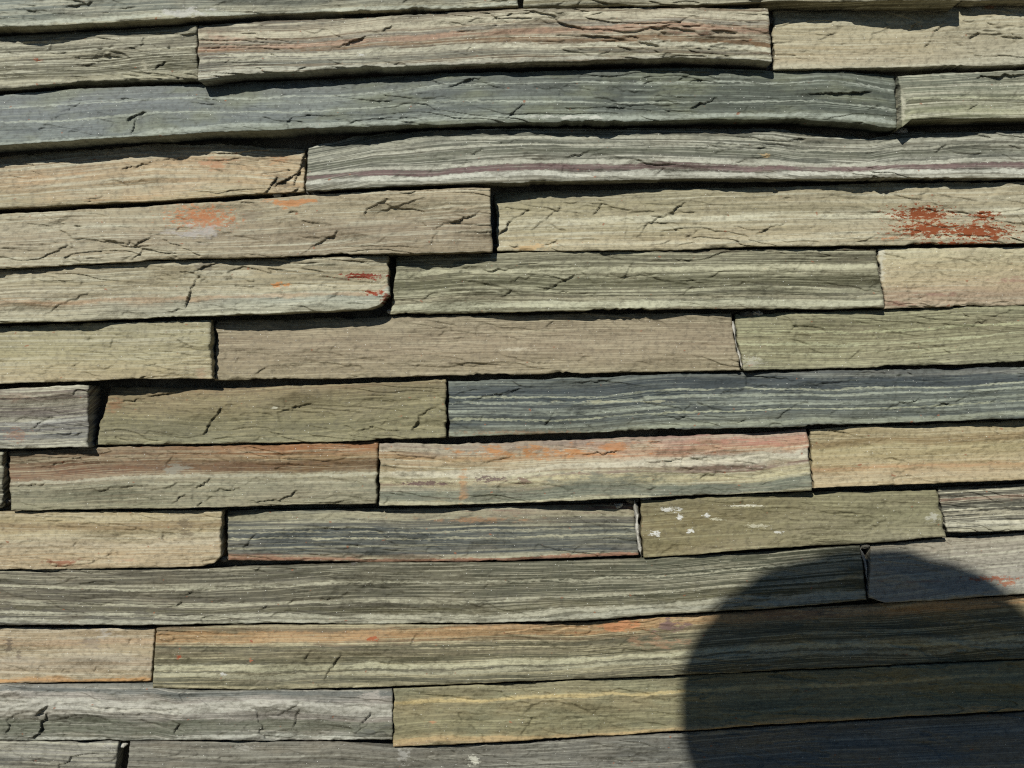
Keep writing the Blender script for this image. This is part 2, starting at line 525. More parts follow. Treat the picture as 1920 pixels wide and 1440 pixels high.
# --- second course
st('grey-tan finely banded stone at the left edge with a rust fleck',
   [(-330, 80), (0, 67), (210, 55), (372, 46)], [(-330, 178), (0, 167), (100, 160), (200, 153), (265, 150), (370, 150)], (-330, -330), (370, 371),
   (-16, -10), (-5, -2), [(0, (134, 127, 104)), (.3, (142, 134, 112)), (.55, (128, 120, 96)), (.8, (112, 106, 80)), (.95, (156, 146, 116))],
   la=.55, da=.4, cracks=[(230, 92, 262, 84, 3), (150, 120, 200, 115, 3), (290, 130, 310, 112, 5)],
   stains=[(70, 112, 9, 4, RUST, .9, .4, 9), (272, 128, 18, 16, (182, 172, 140), .8, .8, 5), (318, 125, 16, 18, (84, 80, 52), .6, .8, 5)], bands=[(.9,.9,.04,(168,158,128),.6),(.45,.45,.02,(166,156,128),.6),(.2,.2,.03,(160,150,126),.6),(.33,.3,.03,(96,90,70),.5)])
st('long protruding stone with cream, pink and brown wavy bands near the top',
   [(373, 46), (500, 39), (640, 33), (800, 25), (980, 16), (1280, 13), (1435, 15), (1442, 17)], [(373, 150), (440, 141), (640, 130), (840, 122), (1000, 117), (1280, 108), (1400, 111), (1446, 116)],
   (373, 373), (1441, 1447), (-2, 6), (12, 23),
   [(0, (118, 112, 96)), (.14, (166, 150, 124)), (.3, (158, 138, 112)), (.48, (142, 124, 102)), (.62, (128, 124, 112)), (.8, (120, 119, 106)), (.95, (158, 154, 136))],
   [(0, (126, 114, 90)), (.16, (178, 164, 134)), (.3, (176, 160, 132)), (.42, (154, 126, 98)), (.53, (176, 158, 130)), (.63, (136, 112, 80)), (.72, (172, 160, 132)), (.82, (124, 116, 90)), (.93, (158, 150, 122)), (1, (124, 118, 98))],
   la=.45, da=.55, dark=(104, 84, 62), light=(188, 178, 150), rough=1.1, warp=.09,
   cracks=[(640, 82, 687, 68, 6), (715, 60, 735, 45, 4), (735, 32, 800, 28, 4), (855, 58, 895, 53, 4), (950, 30, 960, 23, 4), (1120, 100, 1145, 95, 3), (1085, 25, 1095, 18, 3), (985, 82, 1005, 78, 3), (610, 95, 650, 80, 5), (1375, 105, 1398, 90, 3)],
   stains=[(420, 72, 44, 14, (186, 146, 116), .6, .9, 4), (1290, 62, 60, 5, (160, 92, 70), .5, .8, 5), (676, 103, 7, 3, WHITE, .9, .3, 8)], bands=[(.5,.62,.028,(122,88,56),.75),(.62,.7,.03,(190,182,156),.75),(.2,.2,.07,(188,176,148),.6),(.45,.42,.045,(172,130,104),.6),(.36,.33,.025,(112,104,94),.6),(.78,.8,.02,(98,92,78),.6),(.95,.92,.03,(176,170,150),.7)])
st('pale beige recessed stone at the upper right with dark diagonal cracks',
   [(1449, 16), (1600, 17), (1800, 10), (1925, 3), (2150, -4)], [(1451, 131), (1600, 128), (1750, 126), (1920, 122), (2150, 117)], (1449, 1451), (2150, 2150),
   (-34, -24), (-12, -9), [(0, (171, 159, 127)), (.4, (178, 161, 125)), (.7, (176, 155, 117)), (.85, (180, 161, 127)), (1, (180, 167, 136))],
   [(0, (184, 165, 127)), (.5, (173, 161, 132)), (.9, (171, 163, 138))], la=.3, da=.15, fl=5, rough=.9, tb=1.6,
   cracks=[(1700, 58, 1735, 32, 6), (1732, 92, 1752, 62, 5), (1750, 62, 1770, 40, 5), (1815, 73, 1838, 60, 5), (1530, 73, 1572, 60, 4), (1567, 85, 1588, 77, 3), (1625, 103, 1640, 87, 3), (1665, 114, 1700, 104, 4), (1700, 98, 1712, 74, 3), (1880, 90, 1890, 75, 3), (1850, 100, 1870, 90, 2)],
   stains=[(1855, 12, 14, 6, (190, 118, 70), .8, .5, 6), (1815, 14, 30, 6, (204, 198, 180), .7, .5, 6)])
# --- third course
st('longest blue-grey to green-grey stone spanning most of the third course',
   [(-140, 184), (0, 177), (180, 163), (370, 157), (640, 147), (830, 136), (1000, 133), (1280, 124), (1450, 132), (1540, 130), (1600, 134), (1672, 141)],
   [(-140, 280), (0, 272), (240, 257), (420, 247), (640, 238), (830, 234), (1000, 230), (1200, 228), (1350, 224), (1500, 225), (1600, 230), (1668, 240)], (-140, -140), (1677, 1681),
   (-15, -20), (20, 12), [(0, (121, 122, 115)), (.35, (122, 124, 122)), (.7, (117, 120, 117)), (.9, (122, 126, 119)), (.97, (140, 142, 128))],
   [(0, (87, 89, 74)), (.4, (77, 81, 67)), (.75, (75, 79, 66)), (.9, (115, 117, 99)), (1, (91, 93, 75))],
   la=.26, fa=.12, da=.22, dark=(84, 90, 84), blotch=(122, 122, 94), ba=.5, freq=.75, light=(152, 155, 138), rough=1.0, fl=16,
   cracks=[(105, 212, 165, 188, 4), (235, 224, 275, 208, 7), (246, 250, 252, 222, 6), (190, 245, 215, 232, 3), (320, 245, 335, 237, 3), (445, 221, 462, 216, 3), (485, 230, 495, 218, 3), (530, 222, 555, 214, 4), (510, 182, 580, 168, 3), (838, 162, 903, 142, 6), (905, 153, 950, 168, 3), (950, 218, 986, 193, 7), (1135, 202, 1198, 197, 5), (705, 221, 757, 216, 4), (1165, 172, 1212, 171, 4), (1292, 202, 1346, 181, 7), (1380, 213, 1405, 198, 4), (1500, 175, 1636, 171, 9), (1440, 207, 1492, 197, 4), (1270, 149, 1298, 138, 6), (1620, 212, 1660, 190, 4), (1240, 213, 1260, 203, 3)],
   stains=[(1060, 219, 90, 4, (192, 190, 172), .85, .6, 4)], bands=[(.93,.90,.035,(166,168,152),.6),(.30,.27,.008,(170,171,154),.6),(.55,.66,.008,(170,171,152),.6)])
st('short green-grey stone at the right edge of the third course, pale sawn left end',
   [(1686, 142), (1800, 135), (1920, 130), (2060, 126)], [(1692, 238), (1710, 224), (1800, 222), (1920, 221), (2060, 218)], (1685, 1690), (2060, 2060),
   (-20, -22), (20, 18), [(0, (120, 122, 104)), (.4, (126, 126, 102)), (.62, (108, 104, 76)), (.8, (138, 136, 104)), (1, (120, 118, 84))],
   la=.45, da=.3, cracks=[(1828, 143, 1925, 137, 8), (1812, 205, 1835, 190, 5), (1800, 182, 1820, 170, 3), (1895, 202, 1920, 194, 4)],
   stains=[(1692, 200, 8, 42, (176, 170, 140), .9, .5, 4)], bands=[(.55,.55,.015,(176,172,138),.7),(.85,.85,.05,(160,154,120),.6)])
# --- fourth course
st('orange-tan stone at left edge whose right end is broken into a dark pit',
   [(-210, 302), (0, 292), (290, 269), (450, 269), (574, 281)], [(-210, 400), (0, 391), (300, 376), (500, 362), (570, 359)], (-210, -210), (574, 571),
   (-34, -28), (2, 2), [(0, (161, 142, 111)), (.35, (171, 146, 113)), (.6, (178, 151, 113)), (.8, (171, 148, 111)), (1, (169, 153, 115))],
   [(0, (161, 140, 107)), (.5, (188, 159, 119)), (.8, (182, 157, 117)), (1, (176, 153, 111))], la=.4, da=.2, blotch=(182, 138, 96), ba=.4, tb=1.8,
   cracks=[(225, 316, 285, 304, 6), (290, 301, 345, 296, 4), (180, 322, 225, 313, 3), (325, 323, 340, 315, 3), (492, 366, 520, 330, 13), (548, 348, 572, 288, 11), (512, 348, 562, 320, 12), (530, 366, 560, 350, 9)],
   stains=[(405, 305, 40, 14, (188, 120, 76), .6, .7, 5), (525, 300, 24, 12, (192, 130, 78), .6, .8, 6), (530, 345, 30, 16, (88, 80, 60), .55, .5, 7)])  # last dark patch paints the shade inside the broken pit
st('long grey banded stone with a thin purple-brown stripe near its lower edge',
   [(577, 276), (640, 262), (700, 249), (830, 243), (1000, 239), (1280, 240), (1450, 240), (1500, 248), (1630, 258), (1690, 247), (1920, 243), (2250, 236)],
   [(577, 358), (720, 350), (900, 343), (1100, 340), (1280, 336), (1600, 335), (1920, 334), (2250, 328)], (578, 574), (2250, 2250),
   (-12, -26), (6, 4), [(0, (101, 99, 84)), (.3, (107, 106, 90)), (.5, (94, 92, 75)), (.64, (116, 113, 96)), (.71, (142, 133, 115)), (.745, (96, 75, 70)), (.81, (99, 79, 73)), (.85, (130, 124, 111)), (.95, (141, 135, 118)), (1, (111, 104, 84))],
   [(0, (111, 107, 90)), (.3, (115, 111, 94)), (.48, (92, 91, 75)), (.58, (126, 124, 111)), (.67, (141, 135, 118)), (.715, (101, 77, 70)), (.80, (98, 79, 72)), (.84, (143, 139, 124)), (.93, (142, 133, 113)), (1, (126, 116, 92))],
   la=.5, da=.45, dark=(84, 84, 70), light=(176, 170, 150), warp=.05, rough=1.0, tb=1.4,
   cracks=[(880, 290, 905, 278, 4), (930, 268, 978, 262, 5), (1055, 294, 1138, 277, 6), (800, 325, 822, 306, 4), (865, 308, 877, 300, 4), (1195, 290, 1225, 268, 3), (1750, 285, 1775, 268, 6), (1478, 263, 1512, 257, 6), (1620, 287, 1640, 285, 4), (1378, 303, 1402, 299, 3), (720, 330, 805, 329, 3), (1225, 332, 1245, 312, 4)],
   stains=[(1437, 292, 16, 5, (196, 156, 92), .7, .6, 7)], bands=[(.5,.46,.07,(92,92,74),.6),(.68,.65,.03,(178,172,152),.8),(.785,.735,.04,(112,86,82),.92),(.89,.85,.04,(192,186,168),.85),(.2,.22,.03,(168,162,140),.6),(.35,.36,.015,(170,164,142),.6)])
# --- fifth course
st('beige-pink stone at left with an orange lichen-like stain on its upper edge',
   [(-300, 412), (0, 400), (230, 388), (500, 370), (640, 360), (830, 353), (918, 351)], [(-300, 513), (0, 503), (140, 497), (300, 487), (500, 482), (640, 477), (800, 474), (922, 471)], (-300, -300), (918, 923),
   (-12, 8), (3, 22), [(0, (165, 151, 119)), (.35, (178, 159, 127)), (.7, (173, 157, 127)), (1, (176, 159, 125))],
   [(0, (176, 155, 121)), (.3, (169, 151, 117)), (.6, (152, 131, 103)), (1, (150, 131, 101))], la=.4, fa=.35, da=.25, dark=(104, 90, 70), rough=1.15, fl=14, freq=1.2,
   cracks=[(250, 462, 283, 440, 7), (248, 488, 268, 466, 5), (290, 460, 312, 458, 3), (812, 427, 905, 396, 7), (800, 462, 826, 428, 4), (560, 476, 640, 430, 5), (700, 400, 800, 366, 4), (225, 485, 255, 472, 3), (700, 455, 760, 425, 3)],
   stains=[(376, 402, 78, 22, (198, 124, 70), .95, .8, 8), (385, 412, 70, 20, (188, 108, 58), .7, .5, 12), (545, 381, 48, 12, (198, 126, 66), .95, .6, 7), (370, 436, 70, 18, (178, 170, 164), .6, .9, 5), (470, 402, 26, 20, (126, 110, 86), .6, .9, 4)])
st('buff stone on the right carrying a ragged dark red rust patch',
   [(926, 360), (1100, 355), (1300, 353), (1500, 348), (1640, 342), (1920, 340), (2180, 334)], [(935, 471), (1100, 470), (1280, 468), (1400, 463), (1640, 460), (1920, 456), (2180, 450)], (926, 934), (2180, 2180),
   (-40, -6), (-10, 0), [(0, (152, 140, 107)), (.35, (169, 155, 117)), (.5, (184, 170, 134)), (.7, (171, 155, 117)), (.88, (182, 161, 121)), (1, (184, 167, 130))],
   [(0, (176, 161, 127)), (.25, (182, 163, 127)), (.5, (173, 159, 127)), (.75, (180, 161, 127)), (1, (178, 163, 130))], la=.4, fa=.2, da=.15, rough=.9, fl=8, freq=.8, tb=1.4,
   cracks=[(932, 441, 960, 412, 8), (958, 412, 992, 391, 7), (993, 431, 1020, 412, 5), (1020, 412, 1056, 383, 5), (1108, 402, 1132, 377, 6), (1192, 446, 1218, 415, 5), (1216, 416, 1252, 400, 6), (1252, 400, 1285, 376, 7), (1015, 461, 1047, 448, 4), (1080, 449, 1122, 446, 3), (1415, 437, 1472, 416, 6), (1283, 443, 1307, 432, 5), (1592, 459, 1642, 440, 5), (1130, 420, 1142, 405, 3), (1170, 440, 1176, 425, 3)],
   stains=[(1735, 412, 62, 36, (190, 142, 92), .45, .9, 6), (1000, 466, 40, 10, (204, 160, 96), .7, .7, 5), (1668, 447, 24, 5, (190, 120, 70), .8, .5, 9), (1730, 402, 56, 15, (136, 66, 28), 1, .25, 15), (1845, 405, 26, 9, (136, 66, 28), 1, .25, 14), (1742, 430, 58, 15, (136, 66, 28), 1, .18, 8), (1832, 434, 66, 16, (136, 66, 28), 1, .18, 8), (1800, 456, 80, 3, (136, 66, 28), 1, .3, 9), (1865, 446, 16, 5, (136, 66, 28), 1, .2, 9)], bands=[(.5,.5,.025,(196,186,156),.65),(.9,.9,.04,(188,174,142),.5),(.4,.38,.05,(148,134,102),.4)])
# --- sixth course
st('tan stone at left with dark red flecks at its chipped right end',
   [(-180, 510), (0, 504), (140, 498), (300, 488), (410, 485), (500, 484), (640, 480), (727, 477)], [(-180, 612), (0, 606), (200, 600), (400, 592), (560, 586), (690, 580), (712, 572), (728, 556)], (-180, -180), (727, 730),
   (3, 6), (12, 21), [(0, (163, 146, 117)), (.3, (171, 155, 119)), (.62, (163, 146, 115)), (.72, (191, 155, 113)), (.8, (182, 165, 132)), (1, (178, 165, 132))],
   [(0, (171, 153, 117)), (.35, (176, 159, 123)), (.6, (180, 163, 125)), (.75, (171, 170, 150)), (1, (171, 163, 134))], la=.4, da=.25, fl=10,
   cracks=[(78, 592, 118, 568, 5), (118, 568, 168, 548, 5), (345, 578, 358, 538, 8), (356, 540, 376, 512, 6), (358, 512, 412, 486, 6), (374, 531, 387, 520, 4), (612, 566, 640, 545, 3), (308, 584, 346, 578, 4), (14, 588, 36, 574, 3), (150, 535, 155, 525, 3), (440, 572, 460, 562, 3), (160, 505, 185, 498, 4)],
   stains=[(525, 534, 20, 6, (200, 122, 52), .9, .5, 8), (682, 518, 40, 6, (132, 50, 28), 1, .2, 10), (700, 549, 24, 4, (146, 58, 28), 1, .25, 9), (725, 572, 8, 16, (120, 54, 34), .9, .3, 6), (385, 500, 24, 16, (112, 100, 78), .7, .5, 7)], bands=[(.72,.68,.03,(184,146,110),.5),(.5,.55,.015,(184,170,140),.6)])  # last dark patch paints the shade of the hollow by the upper edge
st('olive-grey stone with cream bands in the middle of the sixth course',
   [(738, 478), (800, 477), (920, 473), (1280, 469), (1500, 465), (1641, 467)], [(733, 590), (850, 588), (1000, 584), (1280, 579), (1500, 580), (1657, 578)], (745, 733), (1642, 1657),
   (-14, -8), (-8, 3), [(0, (123, 114, 88)), (.2, (127, 120, 94)), (.34, (138, 131, 103)), (.45, (109, 103, 75)), (.65, (103, 98, 72)), (.8, (127, 114, 88)), (.9, (166, 158, 127)), (1, (147, 138, 107))],
   [(0, (107, 99, 77)), (.22, (103, 96, 72)), (.31, (171, 162, 129)), (.42, (138, 131, 101)), (.5, (96, 90, 66)), (.68, (99, 96, 74)), (.8, (118, 112, 90)), (.91, (158, 153, 125)), (1, (129, 121, 94))],
   la=.42, da=.45, fa=.36, dark=(82, 78, 54), light=(182, 174, 140), warp=.06, fl=14,
   cracks=[(863, 501, 897, 498, 4), (903, 506, 962, 503, 7), (955, 523, 997, 519, 5), (1000, 543, 1032, 540, 5), (1030, 541, 1076, 513, 7), (788, 562, 817, 543, 4), (936, 556, 960, 544, 4), (1160, 535, 1186, 490, 4), (1038, 546, 1122, 552, 5), (1368, 537, 1397, 526, 4), (1428, 539, 1458, 533, 5), (1278, 552, 1298, 535, 6), (1628, 538, 1652, 526, 4), (1100, 560, 1120, 545, 3), (1210, 488, 1280, 484, 4), (1280, 490, 1305, 482, 4)], bands=[(.34,.31,.045,(176,168,136),.8),(.91,.92,.05,(178,172,142),.85),(.53,.53,.09,(90,86,60),.65),(.8,.8,.02,(160,150,120),.6),(.12,.12,.04,(96,90,68),.5)])
st('smooth pale beige stone with pinkish veins at right edge of the sixth course',
   [(1645, 466), (1790, 463), (1920, 462), (2080, 458)], [(1660, 579), (1800, 575), (1920, 572), (2080, 569)], (1645, 1660), (2080, 2080),
   (-9, -8), (-5, -6), [(0, (191, 178, 140)), (.3, (191, 172, 130)), (.6, (184, 161, 121)), (.8, (178, 148, 117)), (1, (184, 161, 130))],
   la=.25, fa=.2, da=.1, dark=(150, 104, 84), rough=.6, fl=3, cracks=[(1785, 480, 1795, 463, 3), (1840, 572, 1900, 560, 3)],
   stains=[(1900, 527, 50, 7, (158, 104, 86), .6, .8, 5), (1760, 552, 50, 5, (160, 106, 86), .6, .8, 6), (1690, 572, 34, 8, (158, 98, 78), .6, .7, 7), (1652, 500, 8, 46, (196, 188, 160), .8, .6, 4)])
# --- seventh course
st('squared tan stone at left edge beside a narrow dark vertical joint',
   [(-250, 618), (0, 610), (396, 599)], [(-250, 726), (0, 720), (150, 715), (250, 709), (392, 711)], (-250, -250), (395, 397),
   (-14, 2), (14, 17), [(0, (158, 146, 111)), (.5, (167, 153, 111)), (.8, (178, 159, 117)), (1, (180, 159, 119))],
   la=.3, fa=.35, da=.12, rough=.8, fl=8, tb=1.2, cracks=[(132, 687, 152, 677, 4), (265, 686, 294, 681, 4), (352, 629, 361, 621, 3), (195, 690, 215, 680, 3), (200, 715, 300, 703, 4)],
   stains=[(378, 702, 18, 16, (170, 130, 96), .5, .7, 6)])
st('even light brown stone with fine straight bedding in the middle of the seventh course',
   [(404, 601), (730, 593), (1000, 588), (1368, 586)], [(404, 713), (640, 710), (830, 704), (1000, 702), (1200, 698), (1388, 694)], (404, 404), (1369, 1388),
   (-24, -20), (-4, -2), [(0, (142, 126, 98)), (.5, (150, 130, 102)), (1, (148, 132, 100))], la=.3, fa=.5, da=.12, dark=(112, 92, 68), rough=.7, fl=10, freq=1.5, light=(178, 162, 130), tb=1.3,
   cracks=[(465, 706, 506, 682, 4), (440, 681, 449, 667, 3), (818, 628, 837, 620, 3), (868, 626, 882, 619, 3), (788, 651, 828, 647, 3), (1022, 612, 1037, 601, 4), (838, 676, 880, 690, 3), (880, 690, 934, 696, 3), (776, 692, 790, 681, 3), (1158, 698, 1196, 691, 4)],
   stains=[(970, 655, 36, 4, (190, 176, 144), .7, .5, 8)])
st('olive stone at right of the seventh course, white mortar at its slanted left end',
   [(1370, 588), (1500, 585), (1650, 580), (1920, 571), (2200, 564)], [(1395, 695), (1600, 690), (1780, 684), (1920, 679), (2200, 672)], (1376, 1393), (2200, 2200),
   (-20, -8), (-2, 3), [(0, (140, 134, 100)), (.4, (136, 126, 90)), (.8, (144, 134, 98)), (1, (152, 144, 112))], [(0, (130, 124, 92)), (.5, (138, 128, 96)), (1, (146, 140, 110))],
   la=.35, fa=.4, da=.15, rough=.75, fl=6, freq=1.3, light=(170, 164, 124), tb=1.3,
   cracks=[(1430, 626, 1484, 620, 3), (1480, 620, 1492, 608, 4), (1818, 612, 1850, 597, 4), (1848, 598, 1902, 579, 4), (1588, 677, 1622, 646, 4), (1643, 662, 1670, 649, 4)],
   stains=[(1410, 678, 26, 12, (186, 180, 156), .5, .5, 9)], bands=[(.35,.33,.01,(178,174,130),.7),(.56,.5,.012,(178,174,134),.7),(.7,.66,.008,(176,170,132),.6)])
# --- eighth course
st('short purplish-grey stone at left edge beside the wide dark joint',
   [(-320, 738), (0, 727), (168, 721)], [(-320, 850), (0, 842), (166, 838)], (-320, -320), (168, 165),
   (8, 12), (0, 5), [(0, (142, 126, 108)), (.3, (126, 112, 100)), (.6, (116, 112, 106)), (1, (132, 128, 118))], la=.45, da=.4, dark=(86, 78, 76), fl=5,
   cracks=[(55, 802, 86, 787, 5), (136, 820, 159, 807, 5)], stains=[(30, 815, 26, 14, (150, 96, 66), .5, .4, 8), (25, 745, 50, 10, (172, 140, 112), .5, .8, 5)], bands=[(.55,.5,.03,(164,160,150),.6),(.75,.8,.05,(92,92,92),.6)])
st('olive-brown stone with dark slanting nicks in the eighth course',
   [(196, 724), (430, 727), (640, 719), (836, 711)], [(178, 834), (300, 834), (400, 832), (640, 828), (838, 820)], (208, 178), (836, 838),
   (-26, -14), (-14, 0), [(0, (148, 122, 86)), (.3, (138, 120, 84)), (.6, (124, 114, 80)), (.85, (130, 122, 92)), (1, (148, 142, 108))],
   [(0, (130, 106, 74)), (.25, (126, 114, 80)), (.6, (134, 124, 88)), (1, (142, 132, 96))], la=.3, fa=.3, da=.2, rough=.85, fl=9, light=(166, 152, 110),
   cracks=[(222, 754, 272, 744, 5), (268, 746, 342, 731, 7), (378, 814, 396, 786, 6), (394, 788, 415, 764, 7), (440, 780, 456, 798, 4), (456, 796, 462, 814, 4), (518, 771, 584, 754, 7), (772, 808, 786, 775, 8), (784, 778, 822, 758, 6), (662, 810, 702, 798, 5), (245, 778, 262, 770, 3), (265, 815, 280, 803, 3), (830, 800, 838, 785, 4)],
   stains=[(215, 762, 24, 20, (168, 106, 62), .5, .8, 5), (515, 765, 12, 3, (196, 190, 160), .7, .4, 6)])
st('dark slate-blue stone with pale yellow streaks in the right half',
   [(842, 714), (1000, 710), (1280, 699), (1680, 691), (1920, 687), (2120, 682)], [(842, 820), (1000, 814), (1280, 806), (1500, 800), (1700, 792), (1920, 784), (2120, 778)], (842, 842), (2120, 2120),
   (-12, -8), (3, 10), [(0, (69, 73, 71)), (.22, (62, 68, 68)), (.45, (76, 80, 77)), (.75, (83, 86, 78)), (.93, (115, 112, 87)), (1, (106, 100, 76))],
   [(0, (91, 89, 82)), (.07, (127, 122, 111)), (.14, (64, 68, 68)), (.35, (69, 74, 73)), (.5, (95, 98, 86)), (.75, (86, 89, 80)), (1, (106, 107, 91))],
   la=.31, fa=.16, da=.42, dark=(60, 68, 70), light=(160, 162, 142), blotch=(96, 102, 98), rough=1.0, fl=16, freq=.9,
   cracks=[(842, 742, 922, 724, 4), (878, 750, 1003, 721, 5), (1022, 798, 1032, 780, 7), (1030, 782, 1045, 768, 5), (898, 792, 907, 774, 4), (1173, 793, 1202, 779, 4), (1348, 737, 1442, 721, 6), (1452, 785, 1492, 757, 6), (1488, 757, 1518, 753, 4), (1658, 770, 1672, 757, 5), (1668, 758, 1700, 754, 5), (1698, 755, 1727, 744, 6), (1743, 766, 1787, 752, 5), (1785, 752, 1812, 742, 4), (1553, 777, 1580, 759, 4), (1378, 793, 1404, 781, 4), (1278, 770, 1298, 756, 6), (1500, 722, 1620, 712, 4), (1855, 751, 1876, 745, 4), (1060, 720, 1180, 706, 4)],
   stains=[(1150, 753, 120, 3, (178, 174, 134), .7, .6, 4), (980, 811, 140, 5, (150, 100, 60), .45, .5, 8)], bands=[(.2,.22,.1,(62,68,70),.75),(.4,.42,.018,(166,167,144),.6),(.29,.31,.01,(170,168,140),.7),(.58,.58,.012,(158,160,138),.55),(.93,.95,.05,(146,146,122),.65),(.68,.7,.01,(170,168,136),.7)])
# --- ninth course
st('sliver of dark olive stone at left edge beside a deep joint', [(-160, 850), (8, 845)], [(-160, 958), (6, 952)], (-160, -160), (8, 5), (-10, -8), (-8, -8),
   [(0, (126, 120, 94)), (1, (118, 112, 90))])
st('stone with a rust-brown upper band over grey-olive, left half of ninth course',
   [(16, 845), (180, 838), (300, 836), (500, 834), (708, 827)], [(22, 957), (200, 955), (400, 952), (560, 946), (708, 945)], (15, 22), (709, 706),
   (-16, -12), (3, 9), [(0, (124, 104, 78)), (.15, (126, 100, 72)), (.3, (124, 84, 58)), (.46, (130, 94, 68)), (.55, (138, 130, 104)), (.75, (130, 126, 100)), (1, (144, 136, 104))],
   [(0, (164, 102, 54)), (.12, (158, 98, 52)), (.2, (160, 128, 86)), (.3, (116, 84, 50)), (.41, (118, 88, 54)), (.46, (156, 146, 114)), (.7, (136, 130, 104)), (1, (140, 132, 104))],
   la=.35, fa=.28, da=.2, dark=(100, 78, 54), light=(166, 152, 120), rough=.95, warp=.07, fl=8,
   cracks=[(98, 872, 122, 863, 5), (302, 886, 312, 868, 4), (310, 870, 326, 853, 5), (15, 913, 88, 907, 6), (173, 920, 225, 912, 5), (222, 914, 278, 907, 5), (362, 917, 396, 897, 6), (388, 919, 452, 915, 6), (318, 945, 348, 924, 5), (463, 939, 522, 935, 5), (518, 938, 558, 920, 7), (548, 899, 556, 920, 4), (368, 948, 397, 927, 5), (135, 856, 190, 853, 4), (280, 855, 310, 850, 4)],
   stains=[(330, 878, 46, 10, (138, 132, 112), .8, .5, 4), (430, 872, 80, 12, (112, 78, 50), .6, .6, 4)], bands=[(.5,.48,.02,(172,164,138),.7),(.62,.6,.012,(168,160,132),.6)])
st('multicoloured stone with orange upper seam, pink right end and grey-green base',
   [(712, 830), (850, 832), (1000, 826), (1280, 816), (1400, 810), (1514, 803)], [(712, 949), (850, 947), (1000, 942), (1280, 930), (1400, 926), (1521, 919)], (712, 712), (1514, 1521),
   (-10, -8), (7, 12), [(0, (160, 144, 122)), (.15, (170, 152, 126)), (.26, (176, 138, 92)), (.42, (168, 146, 106)), (.55, (176, 162, 124)), (.66, (166, 148, 112)), (.72, (134, 128, 104)), (.85, (112, 112, 92)), (.95, (150, 142, 108)), (1, (160, 142, 104))],
   [(0, (152, 114, 104)), (.12, (184, 128, 104)), (.28, (190, 134, 104)), (.34, (188, 176, 156)), (.44, (178, 166, 144)), (.49, (128, 100, 84)), (.56, (158, 146, 110)), (.7, (176, 164, 122)), (.78, (118, 118, 98)), (.9, (122, 120, 98)), (1, (148, 140, 112))],
   la=.35, fa=.25, da=.15, dark=(120, 90, 76), blotch=(182, 164, 118), ba=.3, warp=.1, rough=1.0, fl=8, light=(190, 180, 150),
   cracks=[(798, 859, 822, 855, 5), (898, 870, 962, 855, 5), (1058, 853, 1175, 846, 6), (1208, 866, 1245, 862, 6), (1243, 863, 1285, 856, 7), (1285, 860, 1330, 858, 4), (900, 937, 940, 930, 4), (1415, 912, 1450, 902, 4), (1205, 920, 1230, 912, 4), (720, 860, 800, 858, 4)],
   stains=[(1000, 848, 170, 13, (196, 122, 54), .85, .8, 5), (1150, 838, 80, 12, (194, 116, 56), .7, .7, 5), (868, 912, 12, 42, (190, 126, 66), .7, .8, 5), (800, 906, 56, 5, (110, 78, 74), .85, .4, 8), (918, 898, 32, 6, (104, 76, 72), .85, .4, 9), (980, 902, 14, 8, (120, 84, 72), .7, .4, 9), (1150, 898, 150, 14, (112, 114, 94), .7, .8, 4), (880, 916, 40, 14, (114, 116, 98), .6, .8, 4), (1400, 830, 110, 10, (188, 118, 94), .7, .8, 5)], bands=[(.5,.37,.05,(194,182,156),.7),(.64,.5,.015,(116,84,76),.6),(.85,.84,.10,(104,107,90),.7),(.97,.97,.03,(172,164,130),.7),(.6,.66,.03,(184,170,128),.6)])
st('warm buff banded stone at the right edge of the ninth course',
   [(1518, 804), (1600, 799), (1700, 796), (1920, 786), (2230, 776)], [(1526, 915), (1700, 908), (1920, 900), (2230, 890)], (1518, 1526), (2230, 2230),
   (-8, -10), (7, 8), [(0, (165, 146, 107)), (.15, (167, 148, 107)), (.28, (150, 125, 82)), (.38, (173, 155, 109)), (.6, (180, 157, 111)), (.75, (182, 148, 103)), (.88, (188, 165, 127)), (1, (188, 163, 121))],
   la=.3, fa=.3, da=.2, dark=(138, 112, 74), rough=.75, fl=5, light=(186, 170, 134), rust=.2,
   cracks=[(1530, 873, 1560, 870, 3), (1672, 884, 1712, 880, 4), (1640, 829, 1655, 827, 3), (1680, 872, 1690, 866, 3)], bands=[(.28,.28,.05,(132,108,70),.65),(.72,.72,.02,(178,130,88),.5)])
# --- tenth course
st('buff stone at left edge with dark diagonal smear and chipped lower right corner',
   [(-290, 962), (0, 957), (250, 957), (416, 955)], [(-290, 1074), (0, 1068), (200, 1066), (380, 1062), (402, 1056), (414, 1044)], (-290, -290), (416, 414),
   (-16, -10), (0, 3), [(0, (163, 144, 107)), (.18, (178, 157, 113)), (.3, (156, 129, 88)), (.42, (178, 159, 119)), (.6, (180, 159, 125)), (.8, (180, 151, 111)), (1, (184, 159, 121))],
   la=.3, fa=.3, da=.15, dark=(130, 106, 76), rough=.85, fl=6, light=(184, 170, 140),
   cracks=[(163, 1052, 195, 1043, 4), (193, 1044, 224, 1036, 4), (136, 1025, 145, 1015, 3)],
   stains=[(345, 985, 14, 22, (118, 100, 70), .75, .5, 4), (355, 1000, 8, 16, (122, 104, 74), .7, .5, 4), (115, 1055, 48, 8, (156, 78, 44), .75, .6, 7), (235, 1050, 30, 5, (176, 120, 84), .5, .6, 6)], bands=[(.3,.3,.06,(138,114,78),.65),(.62,.62,.015,(186,170,142),.5)])
